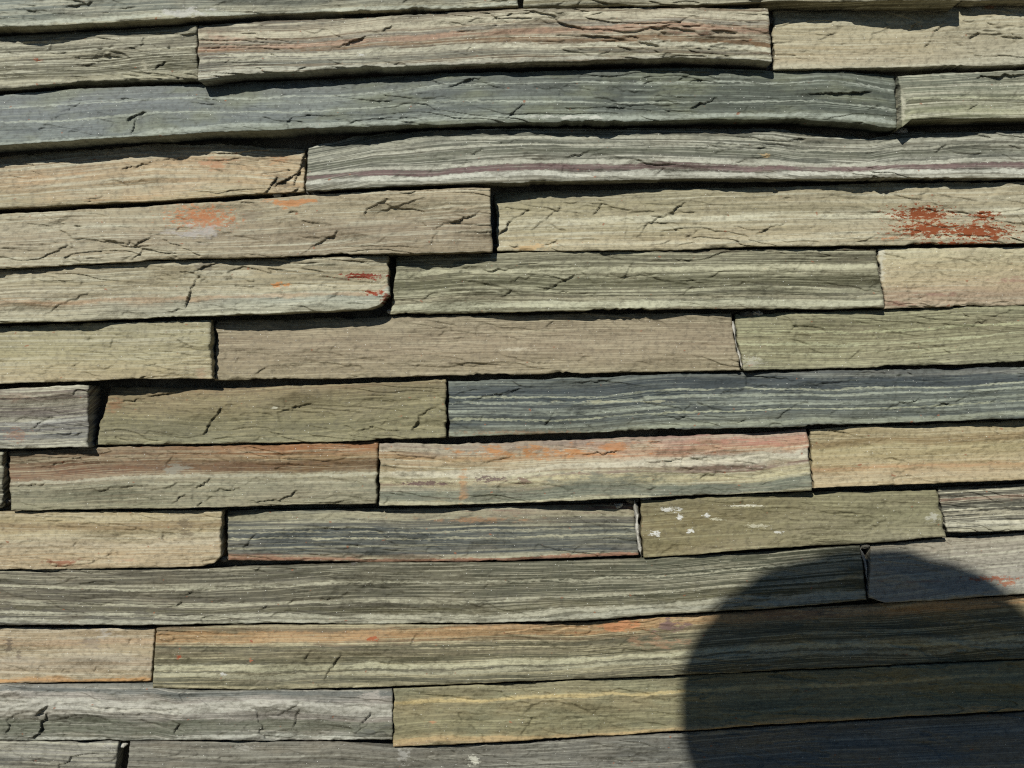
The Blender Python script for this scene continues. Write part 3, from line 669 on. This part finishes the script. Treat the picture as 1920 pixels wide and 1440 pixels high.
st('dark grey recessed stone with a thin rust line along its lower edge',
   [(426, 956), (600, 953), (850, 951), (1000, 946), (1188, 941)], [(426, 1051), (640, 1053), (900, 1053), (1100, 1045), (1196, 1041)], (426, 426), (1190, 1196),
   (-22, -24), (-8, -6), [(0, (106, 101, 82)), (.2, (129, 122, 95)), (.3, (116, 110, 93)), (.42, (87, 89, 84)), (.7, (86, 88, 84)), (.86, (103, 103, 93)), (.92, (141, 86, 57)), (1, (142, 89, 59))],
   [(0, (133, 99, 84)), (.14, (142, 106, 89)), (.24, (124, 112, 93)), (.4, (91, 89, 78)), (.6, (106, 104, 89)), (.85, (87, 89, 86)), (.93, (95, 91, 84)), (.96, (133, 87, 65)), (1, (133, 87, 65))],
   la=.5, fa=.25, da=.4, dark=(62, 66, 64), light=(160, 152, 122), warp=.04, fl=10,
   cracks=[(463, 1009, 482, 1001, 5), (453, 1024, 470, 1013, 5), (660, 1027, 677, 1014, 4), (1063, 1045, 1087, 1024, 5), (860, 1044, 880, 1037, 3), (560, 992, 640, 988, 3)],
   stains=[(900, 975, 130, 7, (170, 118, 70), .6, .8, 5)], bands=[(.2,.2,.06,(152,142,112),.6),(.55,.55,.12,(74,78,76),.6),(.62,.6,.010,(168,160,130),.8),(.5,.48,.008,(160,152,124),.7),(.965,.972,.025,(146,98,72),.85)])
st('olive-brown stone splashed with white mortar spots, right of centre',
   [(1202, 938), (1400, 926), (1522, 921), (1754, 917)], [(1207, 1046), (1290, 1040), (1500, 1024), (1640, 1018), (1771, 1007)], (1200, 1207), (1756, 1772),
   (-8, -12), (9, 7), [(0, (122, 112, 78)), (.4, (124, 108, 70)), (.75, (126, 112, 74)), (1, (140, 124, 86))], [(0, (124, 116, 84)), (.5, (132, 124, 90)), (1, (148, 138, 108))],
   la=.25, fa=.3, da=.2, dark=(94, 82, 50), rough=.7, fl=8, freq=1.3, light=(164, 154, 112),
   cracks=[(1640, 985, 1665, 968, 3), (1450, 1020, 1470, 1008, 3), (1400, 1006, 1425, 1000, 3), (1540, 1000, 1560, 985, 2)],
   stains=[(1227, 1001, 8.6, 5.0, WHITE, 1, .25, 10), (1256, 955, 18.7, 5.0, WHITE, .9, .25, 9), (1275, 968, 5.8, 5.6, WHITE, 1, .25, 12), (1325, 967, 7.2, 3.7, WHITE, .95, .25, 13), (1294, 996, 6.5, 4.3, WHITE, .95, .25, 12), (1400, 948, 33.1, 1.9, (206, 200, 176), .9, .25, 9), (1420, 986, 21.6, 3.7, (190, 184, 156), .7, .25, 11), (1345, 973, 13.0, 2.5, (196, 190, 160), .8, .25, 10), (1460, 998, 7.2, 2.5, WHITE, .7, .3, 12), (1750, 970, 14, 10, (184, 180, 160), .6, .4, 8)])
st('black, grey and cream striped stone at the right edge of the tenth course',
   [(1758, 913), (1920, 904), (2090, 899)], [(1775, 1000), (1920, 994), (2090, 989)], (1759, 1776), (2090, 2090), (-12, -12), (-6, -6),
   [(0, (128, 118, 94)), (.2, (110, 102, 84)), (.3, (144, 120, 98)), (.42, (84, 80, 66)), (.52, (92, 86, 70)), (.62, (152, 140, 112)), (.75, (124, 116, 98)), (.88, (178, 168, 142)), (1, (142, 134, 108))],
   la=.6, da=.6, dark=(58, 56, 48), light=(186, 176, 148), warp=.06, fl=4, cracks=[(1850, 998, 1905, 992, 4)], bands=[(.47,.47,.05,(58,56,46),.85),(.88,.88,.06,(192,182,156),.8),(.62,.62,.04,(180,168,140),.7),(.3,.3,.03,(152,120,98),.6)])
# --- eleventh course
st('long olive-grey finely striped stone partly in the round shadow',
   [(-120, 1070), (0, 1069), (400, 1065), (700, 1055), (1000, 1053), (1200, 1047), (1400, 1036), (1600, 1023)], [(-120, 1174), (0, 1172), (300, 1172), (520, 1168), (640, 1170), (900, 1168), (1100, 1163), (1280, 1150), (1450, 1140), (1624, 1125)], (-120, -120), (1612, 1625),
   (-4, -6), (5, 4), [(0, (101, 92, 75)), (.3, (105, 97, 80)), (.55, (99, 90, 73)), (.8, (101, 94, 80)), (1, (117, 112, 99))],
   [(0, (95, 94, 73)), (.3, (88, 88, 68)), (.6, (84, 82, 60)), (.78, (87, 82, 53)), (.88, (119, 115, 94)), (1, (114, 108, 87))],
   la=.42, fa=.32, da=.33, dark=(76, 74, 54), light=(172, 162, 134), tb=.35, rough=.85, fl=16, freq=1.1,
   cracks=[(308, 1142, 342, 1128, 7), (336, 1117, 362, 1106, 5), (360, 1106, 410, 1104, 3), (380, 1127, 428, 1125, 4), (488, 1141, 502, 1133, 5), (538, 1132, 572, 1117, 5), (598, 1123, 645, 1118, 5), (843, 1117, 878, 1105, 5), (903, 1129, 922, 1104, 3), (445, 1130, 460, 1124, 3), (850, 1156, 862, 1150, 3), (640, 1118, 655, 1112, 5), (900, 1100, 930, 1093, 3)], bands=[(.8,.86,.028,(180,172,146),.75),(.35,.3,.01,(176,168,140),.75),(.6,.62,.010,(174,166,138),.7),(.95,.94,.035,(170,164,142),.7),(.7,.76,.03,(96,90,62),.5)])
st('grey-beige stone in the right of the shadow edge with rusty streak',
   [(1630, 1022), (1780, 1008), (1920, 998), (2170, 990)], [(1633, 1122), (1660, 1131), (1800, 1122), (1920, 1113), (2170, 1106)], (1632, 1630), (2170, 2170), (-16, -16), (14, 13),
   [(0, (158, 144, 122)), (.4, (160, 148, 130)), (1, (154, 146, 134))], la=.35, da=.2, tb=.35, rough=.7, fl=5,
   stains=[(1860, 1085, 60, 6, (160, 82, 46), .9, .5, 8), (1740, 1090, 80, 3, (140, 100, 80), .5, .5, 7), (1890, 1094, 20, 6, (170, 90, 50), .8, .4, 9)])
# --- twelfth course
st('pale peach stone at left edge with a dark bruise near the frame edge',
   [(-230, 1180), (0, 1176), (292, 1178)], [(-230, 1285), (0, 1281), (200, 1278), (284, 1277)], (-230, -230), (291, 284), (-9, -9), (-3, -4),
   [(0, (169, 148, 115)), (.25, (180, 153, 115)), (.5, (178, 157, 121)), (.7, (173, 148, 117)), (.88, (180, 159, 123)), (.95, (195, 144, 88)), (1, (182, 138, 90))],
   la=.35, fa=.3, da=.15, dark=(134, 112, 92), tb=.35, rough=.85, fl=6, light=(186, 172, 146),
   cracks=[(68, 1258, 76, 1246, 3), (174, 1260, 182, 1248, 4), (115, 1263, 122, 1254, 3), (238, 1205, 248, 1196, 3), (215, 1278, 275, 1273, 4)],
   stains=[(18, 1205, 10, 22, (104, 88, 70), .75, .5, 5), (34, 1228, 9, 12, (110, 92, 74), .7, .5, 6), (195, 1190, 34, 10, (190, 180, 164), .6, .6, 7), (170, 1205, 30, 12, (140, 126, 108), .5, .7, 5)], bands=[(.96,.96,.03,(186,134,78),.8),(.3,.3,.05,(178,142,106),.5),(.6,.6,.05,(146,132,112),.5)])
st('long striped stone, orange upper rim over olive, running right into the shadow',
   [(294, 1177), (520, 1171), (900, 1171), (1100, 1166), (1280, 1153), (1450, 1143), (1640, 1131), (1920, 1116), (2190, 1108)],
   [(285, 1290), (500, 1294), (640, 1290), (850, 1283), (1000, 1277), (1280, 1265), (1500, 1255), (1920, 1235), (2190, 1226)], (294, 286), (2190, 2190), (-1, -4), (3, 4),
   [(0, (127, 110, 84)), (.12, (156, 124, 87)), (.28, (160, 125, 87)), (.36, (110, 101, 80)), (.5, (139, 124, 93)), (.58, (101, 93, 70)), (.66, (148, 141, 114)), (.8, (137, 129, 104)), (.88, (106, 101, 78)), (1, (114, 106, 82))],
   [(0, (156, 120, 76)), (.12, (160, 124, 82)), (.25, (142, 122, 84)), (.38, (104, 99, 72)), (.6, (106, 101, 72)), (.7, (139, 131, 101)), (.82, (99, 97, 74)), (1, (103, 99, 76))],
   la=.5, fa=.4, da=.4, dark=(82, 78, 54), light=(174, 160, 122), warp=.06, tb=.35, rough=.8, fl=14,
   cracks=[(604, 1273, 622, 1250, 6), (620, 1252, 642, 1226, 7), (568, 1236, 590, 1214, 5), (766, 1211, 779, 1186, 4), (726, 1247, 736, 1230, 4)],
   stains=[(335, 1232, 6, 4, (176, 82, 48), .9, .3, 9), (469, 1238, 6, 4, (180, 92, 52), .9, .4, 9), (700, 1197, 12, 5, (160, 78, 40), .9, .3, 8), (472, 1203, 4, 3, (170, 80, 46), .9, .4, 9), (1165, 1172, 52, 14, (202, 128, 74), .95, .4, 5), (1255, 1172, 34, 16, (124, 92, 84), .9, .5, 5), (1230, 1205, 60, 16, (176, 128, 88), .6, .8, 5), (1480, 1150, 120, 12, (132, 92, 64), .6, .5, 6), (418, 1265, 6, 4, WHITE, .8, .3, 9)], bands=[(.2,.1,.09,(176,130,82),.65),(.37,.42,.025,(84,78,56),.75),(.57,.58,.03,(86,80,56),.75),(.67,.7,.035,(178,170,136),.8),(.79,.8,.025,(168,160,130),.7),(.74,.75,.01,(92,86,66),.6)])
# --- thirteenth course
st('lumpy grey stone with thick pale pink-grey vein and dark jagged hole at left',
   [(-340, 1288), (0, 1283), (290, 1281), (330, 1290), (450, 1295), (640, 1293), (736, 1291)], [(-340, 1392), (0, 1388), (230, 1388), (500, 1388), (640, 1387), (736, 1386)], (-340, -340), (736, 736), (-3, -2), (2, 0),
   [(0, (118, 116, 108)), (.15, (128, 124, 116)), (.25, (164, 152, 138)), (.45, (160, 148, 132)), (.58, (116, 112, 94)), (.8, (104, 104, 84)), (.95, (130, 126, 110)), (1, (152, 146, 132))],
   [(0, (112, 110, 96)), (.15, (116, 114, 104)), (.3, (160, 150, 138)), (.5, (168, 158, 144)), (.62, (128, 118, 108)), (.72, (106, 104, 88)), (.88, (112, 110, 92)), (1, (156, 150, 136))],
   la=.35, fa=.2, da=.35, dark=(88, 86, 78), light=(184, 174, 158), tb=.35, rough=1.35, warp=.2, fl=12,
   cracks=[(50, 1384, 78, 1372, 8), (72, 1374, 86, 1334, 13), (64, 1340, 90, 1318, 9), (-2, 1348, 17, 1336, 5), (100, 1323, 122, 1306, 5), (8, 1374, 20, 1360, 5), (18, 1362, 32, 1344, 4), (323, 1373, 339, 1358, 7), (183, 1286, 191, 1303, 5), (518, 1343, 535, 1332, 5), (533, 1334, 562, 1316, 5), (543, 1368, 562, 1328, 5), (408, 1377, 442, 1367, 4), (455, 1364, 475, 1352, 4), (672, 1362, 696, 1334, 7), (662, 1378, 692, 1352, 6), (620, 1386, 645, 1383, 5), (185, 1330, 210, 1325, 5)],
   stains=[(690, 1370, 40, 14, (80, 82, 74), .6, .6, 5), (700, 1310, 34, 16, (180, 168, 152), .6, .7, 5)], bands=[(.38,.42,.13,(176,169,153),.8),(.1,.12,.05,(98,99,94),.7),(.76,.75,.13,(96,96,77),.7),(.98,.98,.03,(170,166,150),.7)])
st('yellow-olive stone in the lower middle with a pale wavy line, ending in the shadow',
   [(738, 1291), (1000, 1279), (1280, 1267), (1500, 1257), (1920, 1238), (2130, 1230)], [(738, 1399), (850, 1395), (1000, 1388), (1280, 1370), (1500, 1355), (1750, 1340), (1920, 1332), (2130, 1325)], (738, 737), (2130, 2130), (-1, -8), (3, 11),
   [(0, (132, 122, 92)), (.2, (138, 126, 92)), (.26, (176, 150, 100)), (.33, (148, 130, 92)), (.6, (128, 118, 84)), (.8, (124, 114, 80)), (.92, (160, 138, 96)), (1, (172, 140, 98))],
   [(0, (122, 116, 84)), (.3, (136, 126, 90)), (.6, (122, 116, 84)), (1, (140, 128, 92))], la=.25, fa=.15, da=.2, dark=(98, 90, 62), light=(172, 160, 116), tb=.35, rough=1.15, warp=.1, fl=10, blotch=(122, 122, 94), ba=.4,
   cracks=[(975, 1378, 990, 1358, 5), (988, 1360, 998, 1342, 5), (1018, 1326, 1047, 1316, 4), (1108, 1342, 1130, 1316, 4), (1480, 1310, 1510, 1270, 5), (1660, 1285, 1720, 1262, 5), (1700, 1300, 1760, 1310, 4)],
   stains=[(812, 1352, 8, 5, (188, 124, 76), .7, .6, 7)], bands=[(.28,.26,.022,(190,164,108),.75),(.95,.95,.045,(178,146,98),.7)])
# --- course at the lower rim
st('grey stone in the bottom left corner left of a wedge-shaped black joint',
   [(-150, 1392), (0, 1390), (222, 1389)], [(-150, 1506), (222, 1502)], (-150, -150), (222, 214), (-2, -2), (0, 0),
   [(0, (150, 144, 130)), (.2, (160, 152, 138)), (.3, (118, 114, 104)), (.6, (124, 120, 112)), (1, (120, 116, 104))], la=.4, da=.4, fl=5, stains=[(205, 1400, 10, 12, (170, 164, 150), .6, .5, 8)])
st('brownish-grey stone along the bottom edge reaching into the shadow',
   [(244, 1390), (640, 1390), (740, 1402), (1000, 1391), (1280, 1373), (1500, 1358), (1920, 1335), (2210, 1326)], [(238, 1504), (1000, 1496), (1500, 1470), (2210, 1440)], (244, 232), (2210, 2210), (-2, -9), (0, 0),
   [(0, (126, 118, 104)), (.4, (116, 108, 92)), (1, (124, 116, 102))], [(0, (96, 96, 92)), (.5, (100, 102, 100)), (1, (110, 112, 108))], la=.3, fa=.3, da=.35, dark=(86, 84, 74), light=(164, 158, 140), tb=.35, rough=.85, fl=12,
   cracks=[(960, 1430, 1000, 1405, 3), (1010, 1420, 1030, 1428, 3)],
   stains=[(756, 1412, 14, 20, (176, 172, 160), .5, .4, 8), (888, 1425, 10, 10, (200, 196, 176), .8, .3, 8), (460, 1402, 20, 8, (176, 170, 154), .5, .4, 8)])

stones = []
for i, q in enumerate(S):
    V, nr, nc, at = stone_grid(q['top'], q['bot'], q['xl'], q['xr'], q['pt'], q['pb'], i + 1, q['rough'], q['cracks'], q['fl'], tb=q['tb'])
    me = grid_mesh('stone', V, nr, nc, at)
    o = child('stone', me, wall, slate('slate_%02d' % (i + 1), i + 1, q['left'], q['right'], **q['mat']), q['label'])
    stones.append(o)

# ---------------------------------------------------------------- the rest of the wall beyond the photograph's frame
PAL = [((126, 128, 114), (110, 110, 92)), ((160, 146, 116), (168, 148, 120)), ((112, 108, 84), (132, 124, 96)), ((96, 102, 100), (120, 122, 108)),
       ((150, 134, 104), (162, 142, 108)), ((132, 124, 90), (118, 112, 82)), ((166, 150, 122), (150, 128, 96)), ((140, 138, 130), (118, 116, 106))]
rg = np.random.default_rng(21)
blocks = []


def wall_px(x, z):
    """place on the wall (m) -> photo pixel coordinates on its mean plane"""
    ix = x * cr - z * sr; iz = x * sr + z * cr
    return 960 + ix / PXM, 720 - iz / PXM


def filler(x0, x1, zt, zb):
    xs = np.linspace(x0, x1, 6)
    top = [wall_px(x, zt) for x in xs]; bot = [wall_px(x, zb) for x in xs]
    far = max(abs(0.5 * (x0 + x1)), abs(0.5 * (zt + zb))) > 0.75
    d = rg.uniform(-14, 12)
    sd = int(rg.integers(100, 5000))
    V, nr, nc, at = stone_grid(top, bot, (top[0][0], bot[0][0]), (top[-1][0], bot[-1][0]), (d - rg.uniform(4, 22), d - rg.uniform(4, 22)), (d + rg.uniform(0, 10), d + rg.uniform(0, 10)),
                               sd, 1.0, (), 6, step=((18, 12) if far else (10, 6)))
    c1, c2 = PAL[int(rg.integers(len(PAL)))]
    f = rg.uniform(.9, 1.08)
    n = len(V)
    at['strata'][:, 1] += (sd % 97) * 1.3
    at['tint'] = np.tile(np.array(lin([c * f for c in c1])[:3]), (n, 1))
    at['tint_b'] = np.tile(np.array(lin([c * f for c in c2])[:3]), (n, 1))
    del at['along'], at['face']
    blocks.append((V, nr, nc, at))


def fill_row(x0, x1, zt, zb):
    x = x0
    while x < x1 - 0.01:
        w = rg.uniform(0.14, 0.42)
        if x1 - (x + w) < 0.1:
            w = x1 - x
        filler(x, x + w - 0.002, zt, zb)
        x += w


def wall_xz(px, py):
    X, _, Z = unproject(px, py, 0.0)
    return X, Z


# beside the frame: carry on every course left and right from where its end stone stops
rows = {}
for q in S:
    key_l = q['xl'][0] <= -100; key_r = q['xr'][0] >= 2000
    for side, ok in (('l', key_l), ('r', key_r)):
        if ok:
            k = 0 if side == 'l' else -1
            px_ = q['xl'][0] if side == 'l' else q['xr'][0]
            xt, zt = wall_xz(px_, q['top'][k][1]); xb, zb = wall_xz(px_, q['bot'][k][1])
            rows.setdefault(side, []).append((xt, zt, zb))
for x, zt, zb in rows['l']:
    fill_row(WX0, x - 0.002, zt - 0.0008, zb)
for x, zt, zb in rows['r']:
    fill_row(x + 0.002, WX1, zt - 0.0008, zb)
ztop = max(z for side in rows.values() for _, z, _ in side) + 0.004
zbot = min(z for side in rows.values() for _, _, z in side) - 0.001
z = ztop
while z < WZ1 - 0.01:
    hgt = rg.uniform(0.030, 0.037)
    fill_row(WX0 + rg.uniform(0, .03), WX1, z + hgt, z + 0.001)
    z += hgt
z = zbot
while z > WZ0 + 0.012:
    hgt = min(rg.uniform(0.030, 0.037), z - WZ0)
    fill_row(WX0, WX1 - rg.uniform(0, .03), z - 0.001, z - hgt)
    z -= hgt
me = bpy.data.meshes.new('surrounding_stones')
add_grid(blocks, me)
o = child('surrounding_stones', me, wall, slate('slate_beyond', 77, tint=True, la=.45, fa=.3, da=.35))
o['kind'] = 'stuff'


# ---------------------------------------------------------------- mortar squeezed into some joints
def mortar(path, w, p, seed, depth=26):
    xs, ys = zip(*path)
    n, m = 36, 9
    t = np.linspace(0, 1, n); a = np.linspace(-1, 1, m)
    tt, aa = np.meshgrid(t, a, indexing='ij')
    cx = np.interp(tt, np.linspace(0, 1, len(xs)), xs); cy = np.interp(tt, np.linspace(0, 1, len(ys)), ys)
    ww = w * (0.75 + 0.5 * vn(tt * 6, tt * 0, seed) + 0.2 * vn(tt * 17, tt * 0, seed + 1)) * np.clip(np.sin(np.pi * np.clip(tt, .02, .98)) * 3, 0, 1)
    px = cx + aa * ww + 1.2 * vn(tt * 9, aa, seed + 2)
    pp = p + 3.0 * fbm(tt * 8, aa * 1.5, seed + 3, 3) - depth * np.abs(aa) ** 3
    X, Y, Z = unproject(px, cy, pp)
    me = grid_mesh('mortar', np.stack([X, Y, Z], -1).transpose(1, 0, 2)[::-1].reshape(-1, 3), m, n, {'k': np.zeros(n * m)})
    return child('mortar', me, wall, M_MORTAR)


mortar([(1374, 602), (1379, 640), (1386, 668), (1391, 692)], 5.0, -14, 1)
mortar([(1190, 938), (1194, 970), (1196, 1005), (1203, 1042)], 6.5, -6, 2)
mortar([(1612, 1026), (1620, 1050), (1626, 1085), (1629, 1120)], 6.0, -6, 3)
mortar([(1685, 150), (1687, 190), (1690, 235)], 3.5, -22, 4)
mortar([(1648, 470), (1652, 510), (1658, 570)], 3.0, -10, 5)


# crumbs of mortar and stone chips lodged in the joints
def crumb(px, py, p, r, seed):
    th, ph = np.meshgrid(np.linspace(0, np.pi, 9), np.linspace(0, 2 * np.pi, 13), indexing='ij')
    d = np.stack([np.sin(th) * np.cos(ph), np.sin(th) * np.sin(ph), np.cos(th)], -1)
    k = 1 + 0.45 * vn(d[..., 0] * 2 + seed, d[..., 1] * 2 + d[..., 2] * 1.5, seed)
    k[:, -1] = k[:, 0]
    c = np.array(unproject(float(px), float(py), float(p)))
    P = d * k[..., None] * np.array([1.5, 1.0, 0.75]) * r * PXM + c
    me = grid_mesh('mortar', P.transpose(1, 0, 2).reshape(-1, 3), 13, 9, {'k': np.zeros(117)}, False)
    return child('mortar', me, wall, M_MORTAR if seed % 3 == 0 else M_CORE)


for k, (cx, cy, cp, r) in enumerate([(520, 366, -8, 6), (545, 364, -10, 8), (572, 362, -12, 6), (590, 363, -10, 5), (1449, 40, -40, 9), (1462, 34, -42, 6), (1210, 934, -14, 6), (1185, 938, -18, 7),
                                     (664, 1058, -4, 5), (1690, 246, -26, 8), (402, 705, -30, 7), (188, 828, -30, 8), (733, 585, -22, 6), (12, 940, -20, 7), (420, 1048, -18, 6), (1160, 948, -24, 6),
                                     (930, 462, -26, 6), (1398, 590, -24, 8), (1420, 588, -24, 6), (1620, 1024, -10, 6), (372, 148, -16, 5), (230, 1396, -16, 6)]):
    crumb(cx, cy, cp, r, k)

# ---------------------------------------------------------------- the photographer, whose head shades the lower right of the wall
def ref(px, py):
    return unproject(px, py, 0.0)


D_HEAD = 0.70
tx_, _, tz_ = ref(1622.0, 1308.0)
HX, HY, HZ = tx_ - SUN_A * D_HEAD, -D_HEAD, tz_ + SUN_B * D_HEAD      # middle of the hair
person = bpy.data.objects.new('person', None); COL.objects.link(person)
person.location = (HX, HY - 0.08, GROUND_Z)
person['label'] = 'person behind the camera whose rounded head shadow falls on the lower right stones'
person['category'] = 'person'
person['kind'] = 'thing'
CLOTH_T = plain('jacket_cloth', (58, 66, 84), (48, 56, 72), 60.0, 0.95, 0.0006)
CLOTH_B = plain('trouser_cloth', (44, 44, 46), (58, 57, 56), 60.0, 0.95, 0.0006)
SKIN = plain('skin', (196, 150, 124), (184, 136, 112), 40.0, 0.6, 0.0002)
HAIR = plain('hair', (46, 34, 26), (30, 22, 18), 90.0, 0.7, 0.003)
SHOE = plain('shoe_leather', (40, 34, 30), (28, 24, 22), 40.0, 0.5, 0.0004)
BLACK = plain('camera_plastic', (30, 30, 32), (36, 36, 38), 300.0, 0.45, 0.0002)

verts, edges, rad = [], [], []


def jn(x, y, z, r, parent=None, world=False):
    if not world:
        x, y, z = HX + x, HY + y, HZ + z
    verts.append((x, y, z)); rad.append(r if isinstance(r, tuple) else (r, r))
    if parent is not None:
        edges.append((parent, len(verts) - 1))
    return len(verts) - 1


gz = GROUND_Z - HZ
pel = jn(0, -.10, gz + .95, (.155, .11))
wst = jn(0, -.10, gz + 1.10, (.135, .10), pel)
chs = jn(0, -.09, gz + 1.30, (.165, .115), wst)
nkb = jn(0, -.06, gz + 1.42, (.085, .075), chs)
nck = jn(0, -.035, HZ * 0 - .125, .052, nkb)
jaw = jn(0, .005, -.060, (.062, .072), nck)
skl = jn(.006, -.005, .000, (.074, .080), jaw)
crn = jn(.010, -.012, .028, (.060, .062), skl)
nos = jn(.002, .088, -.040, .010, jaw)
for sx in (-1, 1):
    ear = jn(sx * .078, -.005, -.035, (.010, .018), jaw)
    hip = jn(sx * .10, -.10, gz + .86, .092, pel)
    kne = jn(sx * .115, -.075, gz + .49, .058, hip)
    ank = jn(sx * .125, -.12, gz + .09, .042, kne)
    hel = jn(sx * .13, -.10, gz + .045, .042, ank)
    toe = jn(sx * .15, .04, gz + .035, (.042, .032), hel)
    sho = jn(sx * .175, -.085, gz + 1.365, .060, chs)
    elb = jn(sx * .235, -.055, gz + 1.10, .043, sho)
    wri = jn(sx * .085, -.612, -.035, .027, elb, True)
    plm = jn(sx * .064, -.600, -.005, (.034, .016), wri, True)
    for f, (dx, dz, ln) in enumerate(((-.006, .030, .026), (.004, .022, .030), (.006, .008, .032), (.006, -.006, .028), (.002, -.018, .022))):
        k1 = jn(sx * (.064 + dx), -.592, dz, .0095, plm, True)
        k2 = jn(sx * (.060 + dx), -.580, dz + .004, .0088, k1, True)
        k3 = jn(sx * (.060 + dx - ln * .7), -.574, dz + .003, .0078, k2, True)
bmesh_ = bpy.data.meshes.new('body')
bmesh_.from_pydata(verts, edges, [])
tmp = bpy.data.objects.new('body', bmesh_); COL.objects.link(tmp)
sk = tmp.modifiers.new('skin', 'SKIN'); sk.use_smooth_shade = True
sb = tmp.modifiers.new('sub', 'SUBSURF'); sb.levels = 2; sb.render_levels = 2
for i, sv in enumerate(bmesh_.skin_vertices[0].data):
    sv.radius = rad[i]
    sv.use_root = (i == 0)
bpy.context.view_layer.update()
dg = bpy.context.evaluated_depsgraph_get()
body_me = bpy.data.meshes.new_from_object(tmp.evaluated_get(dg))
bpy.data.objects.remove(tmp)
body_me.name = 'body'
for m in (SKIN, CLOTH_T, CLOTH_B, SHOE):
    body_me.materials.append(m)
for p in body_me.polygons:
    c = p.center; hz = c.z - GROUND_Z
    if c.y > -0.632 and hz > 1.0:
        p.material_index = 0                      # hands
    elif c.z > HZ - .135 and abs(c.x - HX) < .13 and c.y > HY - .13:
        p.material_index = 0                      # neck and face
    elif hz > .93:
        p.material_index = 1
    elif hz > .10:
        p.material_index = 2
    else:
        p.material_index = 3
    p.use_smooth = True
child('body', body_me, person)


def lump(name, c, r, mat, parent, seed=0, amp=0.0, roll=0.0, n=40):
    th, ph = np.meshgrid(np.linspace(0, np.pi, n), np.linspace(0, 2 * np.pi, 2 * n), indexing='ij')
    d = np.stack([np.sin(th) * np.cos(ph), np.sin(th) * np.sin(ph), np.cos(th)], -1)
    k = 1 + amp * (vn(d[..., 0] * 7 + d[..., 2] * 3, d[..., 1] * 7, seed) + 0.6 * vn(d[..., 0] * 15, d[..., 2] * 15 + d[..., 1] * 9, seed + 1))
    k[:, -1] = k[:, 0]
    P = d * k[..., None] * np.array(r)
    x = P[..., 0] * math.cos(roll) - P[..., 2] * math.sin(roll); z_ = P[..., 0] * math.sin(roll) + P[..., 2] * math.cos(roll)
    P = np.stack([x + c[0], P[..., 1] + c[1], z_ + c[2]], -1)
    me = grid_mesh(name, P.transpose(1, 0, 2).reshape(-1, 3), 2 * n, n, {'k': np.zeros(2 * n * n)})
    return child(name, me, parent, mat)


lump('hair', (HX, HY - .012, HZ), (.1045, .076, .073), HAIR, person, 3, .018, math.radians(13))
for sx in (-1, 1):
    lump('eye', (HX + sx * .031, HY + .070, HZ - .030), (.012, .010, .010), plain('eye_white', (226, 222, 214), (210, 206, 200), 50.0, 0.3, 0), person, n=12)

# the compact camera in the hands: body, lens barrel behind the point of view, shutter button
pc = bpy.data.objects.new('compact_camera', None); COL.objects.link(pc)
pc.location = (0, -.59, -.032)
pc['label'] = 'small black compact camera held in both hands before the wall'
pc['category'] = 'camera'
pc['kind'] = 'thing'


def bevel_box(name, c, h, mat, parent, b=.004):
    import bmesh
    bm = bmesh.new(); bmesh.ops.create_cube(bm, size=2.0)
    for v in bm.verts:
        v.co = Vector((c[0] + v.co.x * h[0], c[1] + v.co.y * h[1], c[2] + v.co.z * h[2]))
    bmesh.ops.bevel(bm, geom=bm.edges[:], offset=b, segments=3, affect='EDGES', profile=.5)
    me = bpy.data.meshes.new(name); bm.to_mesh(me); bm.free()
    return child(name, me, parent, mat)


def ring(name, prof, c, mat, parent, n=32):
    a = np.linspace(0, 2 * np.pi, n + 1)
    P = np.array([[(c[0] + r * math.cos(t), c[1] + y, c[2] + r * math.sin(t)) for t in a] for r, y in prof])
    me = grid_mesh(name, P.reshape(-1, 3), len(prof), n + 1, {'k': np.zeros(len(prof) * (n + 1))})
    return child(name, me, parent, mat)


bevel_box('camera_body', (0, -.594, 0), (.049, .010, .030), BLACK, pc)
ring('lens_barrel', [(.001, .012), (.016, .012), (.018, .010), (.018, .003), (.022, .003), (.022, 0)], (0, -.584, 0), BLACK, pc)
ring('shutter_button', [(.0005, 0), (.006, 0)], (-.032, -.594, .0312), BLACK, pc, 16)
